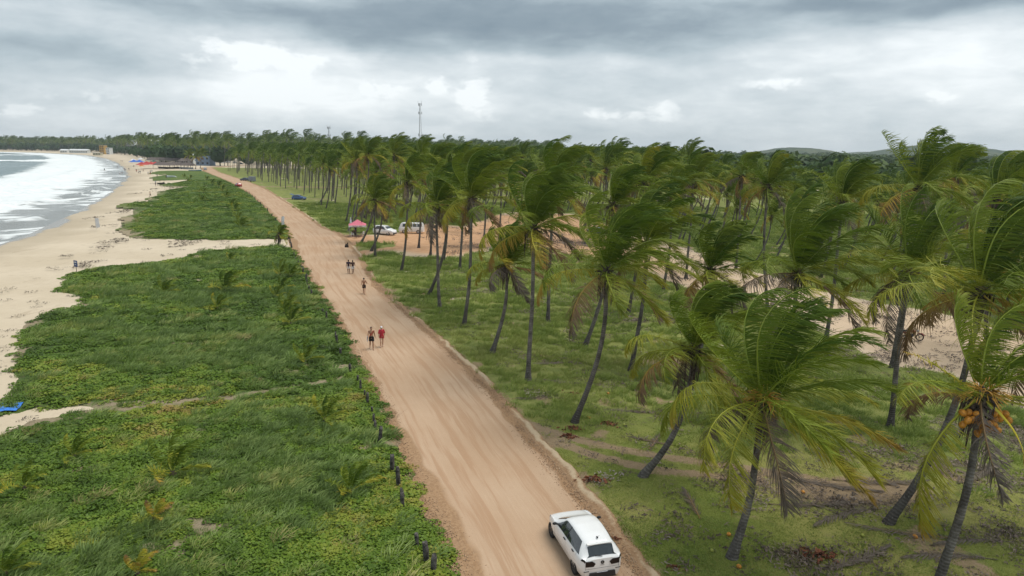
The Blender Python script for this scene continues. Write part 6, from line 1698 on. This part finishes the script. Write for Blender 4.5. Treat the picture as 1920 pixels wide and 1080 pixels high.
# ================================================================== small things on verge and beach
def canopy_tent(px, py, deg, col, label, w=3.0, h=2.0, name='gazebo', valance=True):
    p = G(px, py); o = empty(name, (p.x, p.y, 0), R(deg)); tag(o, label, 'gazebo')
    for sx in (-1, 1):
        for sy in (-1, 1):
            m_ = MB(); m_.tube([(sx * w * .48, sy * w * .48, 0), (sx * w * .48, sy * w * .48, h)], .025, 6); m_.build('leg', M_RIMS, o)
    n = 8; V = []; F = []
    for i in range(n + 1):
        t = i / n; hh = h + (1 - t) ** 1.25 * w * .30
        r = w * .5 * t
        k = 24
        for j in range(k):
            a = j / k * 4; q = int(a); f = a - q; c = [(-1, -1), (1, -1), (1, 1), (-1, 1), (-1, -1)]
            x_ = (c[q][0] * (1 - f) + c[q + 1][0] * f) * r; y_ = (c[q][1] * (1 - f) + c[q + 1][1] * f) * r
            sag = .08 * math.sin(math.pi * f) * t
            V.append((x_, y_, hh - sag))
    for i in range(n):
        for j in range(24): F.append([i * 24 + j, i * 24 + (j + 1) % 24, (i + 1) * 24 + (j + 1) % 24, (i + 1) * 24 + j])
    m_ = MB(); m_.add(V, F); m_.build('canopy', col, o)
    if valance:
        for i in range(4):
            a = i * math.pi / 2; m_ = MB(); m_.box((math.cos(a) * w * .505, math.sin(a) * w * .505, h - .16), (.012, w * 1.0, .30), Matrix.Rotation(a, 3, 'Z')); m_.build('valance', M_WHC, o)
    return o
M_PINK = cloth('pink_canvas', (.62, .17, .23))
gz = canopy_tent(671, 442, 12, M_PINK, 'pink canvas gazebo with a white valance on the edge of the orange clearing')
m_ = MB()
for q in range(11):
    if q != 6: m_.box((-.75 + q * .15, -1.53, 1.84), (.085 + .03 * (q % 3 == 0), .006, .11))
m_.build('print', M_REDC, gz)
p = G(658, 430); o = empty('parasol', (p.x, p.y, 0)); tag(o, 'folded white parasol standing left of the pink gazebo', 'parasol')
m_ = MB(); m_.tube([(0, 0, 0), (0, 0, 2.3)], .025, 6); m_.build('pole', M_RIMS, o)
m_ = MB(); m_.tube([(0, 0, 1.0), (0, 0, 1.4), (0, 0, 2.3)], [.22, .20, .05], 10); m_.build('cover', M_WHC, o)
def chair(px, py, deg, mat, label):
    p = G(px, py); o = empty('plastic_chair', (p.x, p.y, .02), R(deg)); tag(o, label, 'chair', 'chairs under the pink gazebo')
    m_ = MB(); m_.box((0, 0, .44), (.46, .46, .035)); m_.build('seat', mat, o)
    m_ = MB(); m_.box((-.23, 0, .68), (.035, .44, .46), Matrix.Rotation(-.15, 3, 'Y')); m_.build('backrest', mat, o)
    for sx in (-1, 1):
        for sy in (-1, 1): m_ = MB(); m_.tube([(sx * .2, sy * .2, .44), (sx * .24, sy * .24, 0)], .02, 5); m_.build('leg', mat, o)
    for sy in (-1, 1): m_ = MB(); m_.tube([(.2, sy * .24, .44), (.18, sy * .25, .64), (-.22, sy * .24, .66)], .018, 5); m_.build('armrest', mat, o)
chair(661, 444, 20, M_WHC, 'white plastic chair at the left front of the pink gazebo'); chair(668, 446, 60, M_BLK, 'black chair under the front edge of the pink gazebo'); chair(680, 443, 150, M_WHC, 'white plastic chair at the right side under the pink gazebo')
p = G(674, 444); o = empty('table', (p.x, p.y, .02)); tag(o, 'low dark table between the chairs of the pink gazebo', 'table')
m_ = MB(); m_.box((0, 0, .7), (.8, .8, .04)); m_.build('tabletop', M_BLK, o)
for sx in (-1, 1):
    for sy in (-1, 1): m_ = MB(); m_.tube([(sx * .35, sy * .35, .7), (sx * .35, sy * .35, 0)], .02, 5); m_.build('leg', M_RIMS, o)
# person standing under the gazebo
p = G(667, 440); o = empty('person', (p.x, p.y, .02), 4.4); tag(o, 'person in dark clothes standing in the shade of the pink gazebo', 'person')
ob('body', BODY_S[1], o); ob('hair', HAIR_S, o); ob('shorts', CL_S[1], o); ob('shirt', SH_S[0], o)
# dark tree stump / tyre by the clearing
p = G(650, 464); m_ = MB(); m_.tube([(0, 0, -.05), (0, 0, .2), (.03, 0, .5)], [.34, .30, .22], 9); m_.tube([(.05, .1, .4), (.2, .12, .75)], [.1, .05], 6)
tag(m_.build('stump', simple('burnt_wood', (.03, .024, .021), .95, vary=.4, bump=.8), None, True, loc=(p.x, p.y, .03)), 'dark burnt stump at the corner where the road meets the orange clearing', 'tree stump')
# white feather banner by the small palm
p = G(529, 440); o = empty('feather_flag', (p.x, p.y, 0)); tag(o, 'white feather shaped banner flag behind the small roadside palm', 'flag')
m_ = MB(); m_.tube([(0, 0, 0), (0, 0, 2.6), (.18, 0, 3.2), (.45, 0, 3.35)], .02, 5); m_.build('pole', M_RIMS, o)
V = []; F = []
for i in range(9):
    t = i / 8; V += [(.02 + .16 * max(0, t - .8) * 5 * .2, 0, 1.1 + 2.1 * t), (.52 + .05 * math.sin(t * 9), .06 * math.sin(t * 7), 1.1 + 2.15 * t)]
F = [[2 * i, 2 * i + 1, 2 * i + 3, 2 * i + 2] for i in range(8)]
m_ = MB(); m_.add(V, F); m_.build('banner', M_WHC, o)
# blue board sign on the sand
p = G(144, 511); o = empty('sign', (p.x, p.y, 0), R(-28)); tag(o, 'small blue board sign on a post at the edge of the sand', 'sign')
M_SIGN = simple('blue_sign', (.012, .045, .17), .5)
m_ = MB(); m_.tube([(0, 0, -.1), (0, 0, .9)], .035, 6); m_.build('post', M_POST, o)
m_ = MB(); m_.box((0, -.03, 1.1), (.72, .03, .78)); bo = m_.build('board', M_SIGN, o)
m_ = MB(); m_.box((0, -.05, 1.28), (.44, .006, .14)); m_.box((-.05, -.05, .98), (.36, .006, .07)); m_.build('print', M_WHC, bo)
# white lettered banner on sticks on the sand
p = G(184, 430); o = empty('banner', (p.x, p.y, 0), R(-10)); tag(o, 'narrow white banner on a stick standing on the open sand', 'banner')
m_ = MB(); m_.tube([(-.4, 0, -.1), (-.4, 0, 2.1)], .03, 6); m_.build('post', M_RIMS, o)
m_ = MB(); m_.box((0, -.01, 1.2), (.75, .015, 1.7), Matrix.Rotation(-.08, 3, 'Y')); m_.build('cloth', M_WHC, o)
# blue tarp at the left
V = []; F = []
for i in range(9):
    for j in range(6): V.append((i * .28 - 1.2, j * .26 - .65, .10 + .06 * math.sin(i * 1.3 + j) + .05 * math.cos(j * 2.1 + i * .6)))
F = [[i * 6 + j, (i + 1) * 6 + j, (i + 1) * 6 + j + 1, i * 6 + j + 1] for i in range(8) for j in range(5)]
m_ = MB(); m_.add(V, F); p = G(2, 768)
o = m_.build('tarpaulin', cloth('blue_tarp', (.05, .20, .62)), None, False, loc=(p.x, p.y, .05), rot=(0, 0, R(14)))
md = o.modifiers.new('thick', 'SOLIDIFY'); md.thickness = .01
tag(o, 'crumpled blue tarpaulin on the sand at the left edge of the view', 'tarpaulin')
# beached boats
def boat(px, py, deg, L, mat, mat2, label, tilt=0.0):
    p = G(px, py); o = empty('boat', (p.x, p.y, .1), R(deg)); tag(o, label, 'boat'); o.rotation_euler = (tilt, 0, R(deg))
    V = []; F = []; n = 12; k = 9
    for i in range(n + 1):
        t = i / n; w_ = .62 * L / 4 * (math.sin(math.pi * min(1, .22 + t * .80)) ** .7) * (1 if t < .98 else .1); zt = .55 + .25 * t ** 3
        for j in range(k):
            a = -1 + 2 * j / (k - 1); V.append((L * (t - .5), w_ * math.copysign(abs(a) ** .7, a), zt * abs(a) ** 2.2 + .12 * t ** 4))
    for i in range(n):
        for j in range(k - 1): F.append([i * k + j, (i + 1) * k + j, (i + 1) * k + j + 1, i * k + j + 1])
    F.append(list(range(k)))
    m_ = MB(); m_.add(V, F); h_ = m_.build('hull', mat, o, True); md = h_.modifiers.new('t', 'SOLIDIFY'); md.thickness = .05
    m_ = MB()
    for xx in (-.2, .1): m_.box((L * xx, 0, .42), (.3, .9, .05))
    m_.build('bench', mat2, o); m_ = MB(); m_.tube([V[i * k] for i in range(n + 1)], .04, 5); m_.tube([V[i * k + k - 1] for i in range(n + 1)], .04, 5); m_.build('gunwale', mat2, o)
M_TEAL = simple('faded_teal_paint', (.10, .25, .27), .6); M_WP = simple('white_boat_paint', (.70, .72, .74), .45, vary=.05)
boat(321, 333, 165, 5.2, M_WP, M_BLK, 'white boat tilted on its side on the far dune grass', R(24))
boat(366, 321, 20, 7.0, M_TEAL, M_WP, 'pale teal boat drawn up beside the far road end')
boat(302, 346, 10, 2.6, simple('dark_boat', (.04, .035, .03), .7), M_BLK, 'small dark beached canoe by the sand edge')
for i, (a, b_) in enumerate([(292, 349), (296, 348), (300, 344)]):
    p = G(a, b_); m_ = MB(); m_.tube([(0, 0, -.1), (.05, 0, 1.2 + .6 * (i == 0))], .05, 6)
    tag(m_.build('mooring_post', M_POST, loc=(p.x, p.y, 0)), ['tallest stick post beside the small canoe', 'short post between the stick and the canoe', 'leaning post by the canoe bow'][i], 'post')

# ================================================================== beach bars, umbrellas and houses at the far end
M_THATCH = simple('grey_thatch', (.135, .110, .10), .95, vary=.3, nscale=3, bump=.8); M_RB = cloth('red_canvas', (.42, .055, .05)); M_BB = cloth('blue_canvas', (.05, .14, .48)); M_OR = cloth('orange_canvas', (.50, .17, .05))
def hut(px, py, w, d, h, label, mat=M_THATCH):
    p = G(px, py); o = empty('thatched_hut', (p.x, p.y, 0), R(random.uniform(-8, 8))); tag(o, label, 'hut', 'thatched huts of the beach bars')
    m_ = MB(); V = [(-w / 2, -d / 2, h * .52), (w / 2, -d / 2, h * .52), (w / 2, d / 2, h * .52), (-w / 2, d / 2, h * .52), (-w * .28, 0, h), (w * .28, 0, h)]
    m_.add(V, [[0, 1, 5, 4], [1, 2, 5], [2, 3, 4, 5], [3, 0, 4], [3, 2, 1, 0]]); m_.build('roof', mat, o)
    for sx in (-1, 0, 1):
        for sy in (-1, 1): m_ = MB(); m_.tube([(sx * w * .44, sy * d * .42, 0), (sx * w * .44, sy * d * .42, h * .54)], .09, 6); m_.build('post', M_POST, o)
    m_ = MB(); m_.box((0, d * .2, .55), (w * .6, .5, 1.0)); m_.build('counter', M_WP if random.random() < .5 else M_POST, o)
hl_ = ['thatched hut directly right of the red umbrellas', 'brown thatched hut, second from the red umbrellas', 'thatched hut in the middle of the far beach bar row', 'thatched hut near the right end of the bar row', 'thatched hut at the end of the bar row beside the teal boat']
for i, (a, b_, w_) in enumerate([(303, 316, 9), (317, 316.5, 9), (331, 316, 8), (343, 316.5, 9), (354, 317, 8)]): hut(a, b_, w_, 6, 4.2, hl_[i])
for i, (a, b_, w_) in enumerate([(288, 307, 10), (303, 307, 11), (318, 307.5, 10), (334, 308, 11), (348, 309, 10)]): hut(a, b_, w_, 7, 5.0, '%s rear thatched hut behind the front row of bar huts' % ['leftmost', 'second', 'middle', 'fourth', 'rightmost'][i])
def umbrella(px, py, mat, label, w=4.5, h=2.3):
    o = canopy_tent(px, py, random.uniform(-20, 20), mat, label, w, h, 'beach_umbrella', False); o['category'] = 'umbrella'; o['group'] = 'canopies of the beach bars'
for a, b_, m__, lb in [(267, 316, M_RB, 'leftmost red beach canopy'), (276, 314.5, M_RB, 'largest red beach canopy, second from the left'), (284, 315, M_RB, 'red beach canopy in the middle of the red row'), (292, 315, M_RB, 'rightmost red beach canopy beside the huts'), (266, 319, M_OR, 'orange beach umbrella in front of the red canopies'), (252, 310, M_BB, 'left blue beach canopy'), (262, 310, M_BB, 'right blue beach canopy'), (250, 306, M_WHC, 'white beach canopy behind the blue ones'), (264, 303.5, M_WHC, 'larger white canopy behind the blue ones'), (289, 309, cloth('dark_green', (.02, .09, .07)), 'dark green canopy behind the red ones')]:
    umbrella(a, b_, m__, lb, w=(6.0 if m__ in (M_RB, M_BB) else 4.0) if m__ is not M_OR else 3, h=2.4)
M_WALLW = simple('white_plaster', (.66, .68, .68), .8, vary=.04, nscale=.5); M_WALLY = simple('yellow_plaster', (.46, .29, .08), .8, vary=.06, nscale=.5); M_WALLB = simple('blue_grey_plaster', (.20, .27, .38), .8, vary=.06, nscale=.5)
M_ROOFG = simple('grey_metal_roof', (.50, .54, .58), .5, vary=.06, nscale=.4); M_CREAM = simple('cream_plaster', (.50, .46, .32), .8, vary=.05, nscale=.4)
def house(px, py, w, d, floors, wall, label, roof='flat', deg=0, z0=0, fh=3.0, roofm=None, dy=0):
    p = G(px, py); k = (p.y + dy) / p.y
    o = empty('house', (p.x * k, p.y * k, z0), R(deg)); tag(o, label, 'building'); H = fh * floors
    m_ = MB(); m_.box((0, 0, H / 2), (w, d, H)); m_.build('wall', wall, o)
    for f in range(floors):
        n = max(2, int(w / 3.2))
        for i in range(n):
            x_ = -w / 2 + w * (i + .5) / n; m_ = MB(); m_.box((x_, -d / 2 - .03, f * fh + fh * .52), (min(1.5, w / n * .55), .08, 1.3)); fr = m_.build('window', M_BLK, o)
        if f: m_ = MB(); m_.box((0, -d / 2 - .5, f * fh), (w, 1.0, .18)); m_.box((0, -d / 2 - .95, f * fh + .5), (w, .07, .9)); m_.build('balcony', wall, o)
    if roof == 'flat': m_ = MB(); m_.box((0, 0, H + .12), (w + .8, d + .8, .24)); m_.build('roof', roofm or M_ROOFG, o)
    else:
        m_ = MB(); m_.add([(-w / 2 - .5, -d / 2 - .8, H), (w / 2 + .5, -d / 2 - .8, H), (w / 2 + .5, d / 2 + .8, H), (-w / 2 - .5, d / 2 + .8, H), (-w / 2 - .3, 0, H + 1.8), (w / 2 + .3, 0, H + 1.8)], [[0, 1, 5, 4], [1, 2, 5], [2, 3, 4, 5], [3, 0, 4], [3, 2, 1, 0]]); m_.build('roof', roofm or M_ROOFG, o)
    return o
house(150, 287, 28, 8, 1, M_WALLW, 'long low white beach building with a pale roof behind the bay beach', 'gable', fh=4.2, roofm=M_WALLW)
house(122, 286.2, 11, 7, 1, M_WALLW, 'shorter low pale roofed building left of the long white one', 'gable', fh=3.6, roofm=M_WALLW)
house(195, 289, 7, 7, 4, M_WALLY, 'bright orange yellow four storey house behind the bay beach', deg=-8, fh=3.1)
house(206, 289.5, 5, 7, 3, M_WALLW, 'white multi storey house joined to the right of the yellow one', deg=-8, fh=3.0)
house(184, 291, 10, 6, 1, M_CREAM, 'small cream house in front of the yellow one', fh=3)
house(250, 290, 11, 10, 6, M_WALLW, 'white domed looking house rising among distant palms', 'gable', fh=3.2, roofm=M_WALLW, dy=60)
house(289, 293, 12, 10, 6, M_ROOFG, 'pale grey hillside house half hidden by trees', 'gable', fh=3.2, dy=60, roofm=M_WALLW)
house(386, 311, 11, 8, 2, M_WALLB, 'blue grey three storey house at the far end of the road', deg=-6, fh=3.4, roofm=M_WALLB, dy=10)
house(351, 312, 14, 8, 2, M_WALLW, 'white walled house with a pale roof behind the thatched huts', 'gable', fh=3.6, roofm=M_WALLW, dy=60)
house(497, 292, 12, 10, 6, M_WALLB, 'small grey green apartment block peeking above the palm tops', fh=3.4, dy=-10)
house(553, 293, 34, 12, 6, M_CREAM, 'wide cream apartment block peeking above the palm tops', fh=3.45, dy=-30)

# telecom masts
def lattice(px, base_py_depth, top_py, w0, w1, label, legs=3, antennas=True):
    y = base_py_depth; t = at_depth(px, top_py, y); o = empty('telecom_tower', (t.x, y, 0)); tag(o, label, 'tower'); H = t.z
    M_ST = simple('galvanised_steel', (.42, .43, .44), .5, metal=.4)
    cs = [(math.cos(2.0944 * k), math.sin(2.0944 * k)) for k in range(3)]; n = int(H / 4)
    rad = lambda z: w0 + (w1 - w0) * min(1, z / H * 1.15)
    for k in range(3):
        m_ = MB(); m_.tube([(cs[k][0] * rad(z), cs[k][1] * rad(z), z) for z in np.linspace(0, H, 8)], .14, 5); m_.build('leg', M_ST, o)
    m_ = MB()
    for i in range(n):
        z0, z1 = H * i / n, H * (i + 1) / n
        for k in range(3):
            a, b = cs[k], cs[(k + 1) % 3]
            m_.tube([(a[0] * rad(z0), a[1] * rad(z0), z0), (b[0] * rad(z1), b[1] * rad(z1), z1)], .07, 4); m_.tube([(a[0] * rad(z1), a[1] * rad(z1), z1), (b[0] * rad(z1), b[1] * rad(z1), z1)], .07, 4)
    m_.build('bracing', M_ST, o)
    for z in (H - 9, H - 1.0, H * .48):
        for k in range(3):
            a = cs[k]; r_ = rad(z) + 1.1; m_ = MB(); m_.box((a[0] * r_, a[1] * r_, z), (.5, .5, 2.4)); m_.tube([(a[0] * rad(z), a[1] * rad(z), z), (a[0] * r_, a[1] * r_, z)], .08, 4); m_.build('antenna', M_ST, o)
    m_ = MB(); m_.tube([(-1.8, 0, H + 2.2), (-1.6, 0, H + .2), (1.6, 0, H + .2), (1.8, 0, H + 2.2)], .16, 5); m_.build('head_frame', M_ST, o)
lattice(787, 700, 194, 2.4, .7, 'tall slim lattice telecom tower rising above the palm plantation')
lattice(616, 800, 238, .9, .6, 'short grey antenna mast left of the tall lattice tower')

# ================================================================== the air
m, nt = newmat('sea_haze')
pv = nt.new('ShaderNodeVolumePrincipled'); pv.inputs['Color'].default_value = (.80, .88, .95, 1); pv.inputs['Density'].default_value = HAZE_DENSITY; pv.inputs['Anisotropy'].default_value = .2
mo = nt.new('ShaderNodeOutputMaterial'); nt.l.new(pv.outputs[0], mo.inputs['Volume'])
mb = MB(); mb.box((0, 0, 37.5), (9000, 9000, 85))
tag(mb.build('haze', m), 'thin salty sea haze over the whole coast', kind='stuff')
print('SCENE BUILT objects', len(bpy.data.objects))
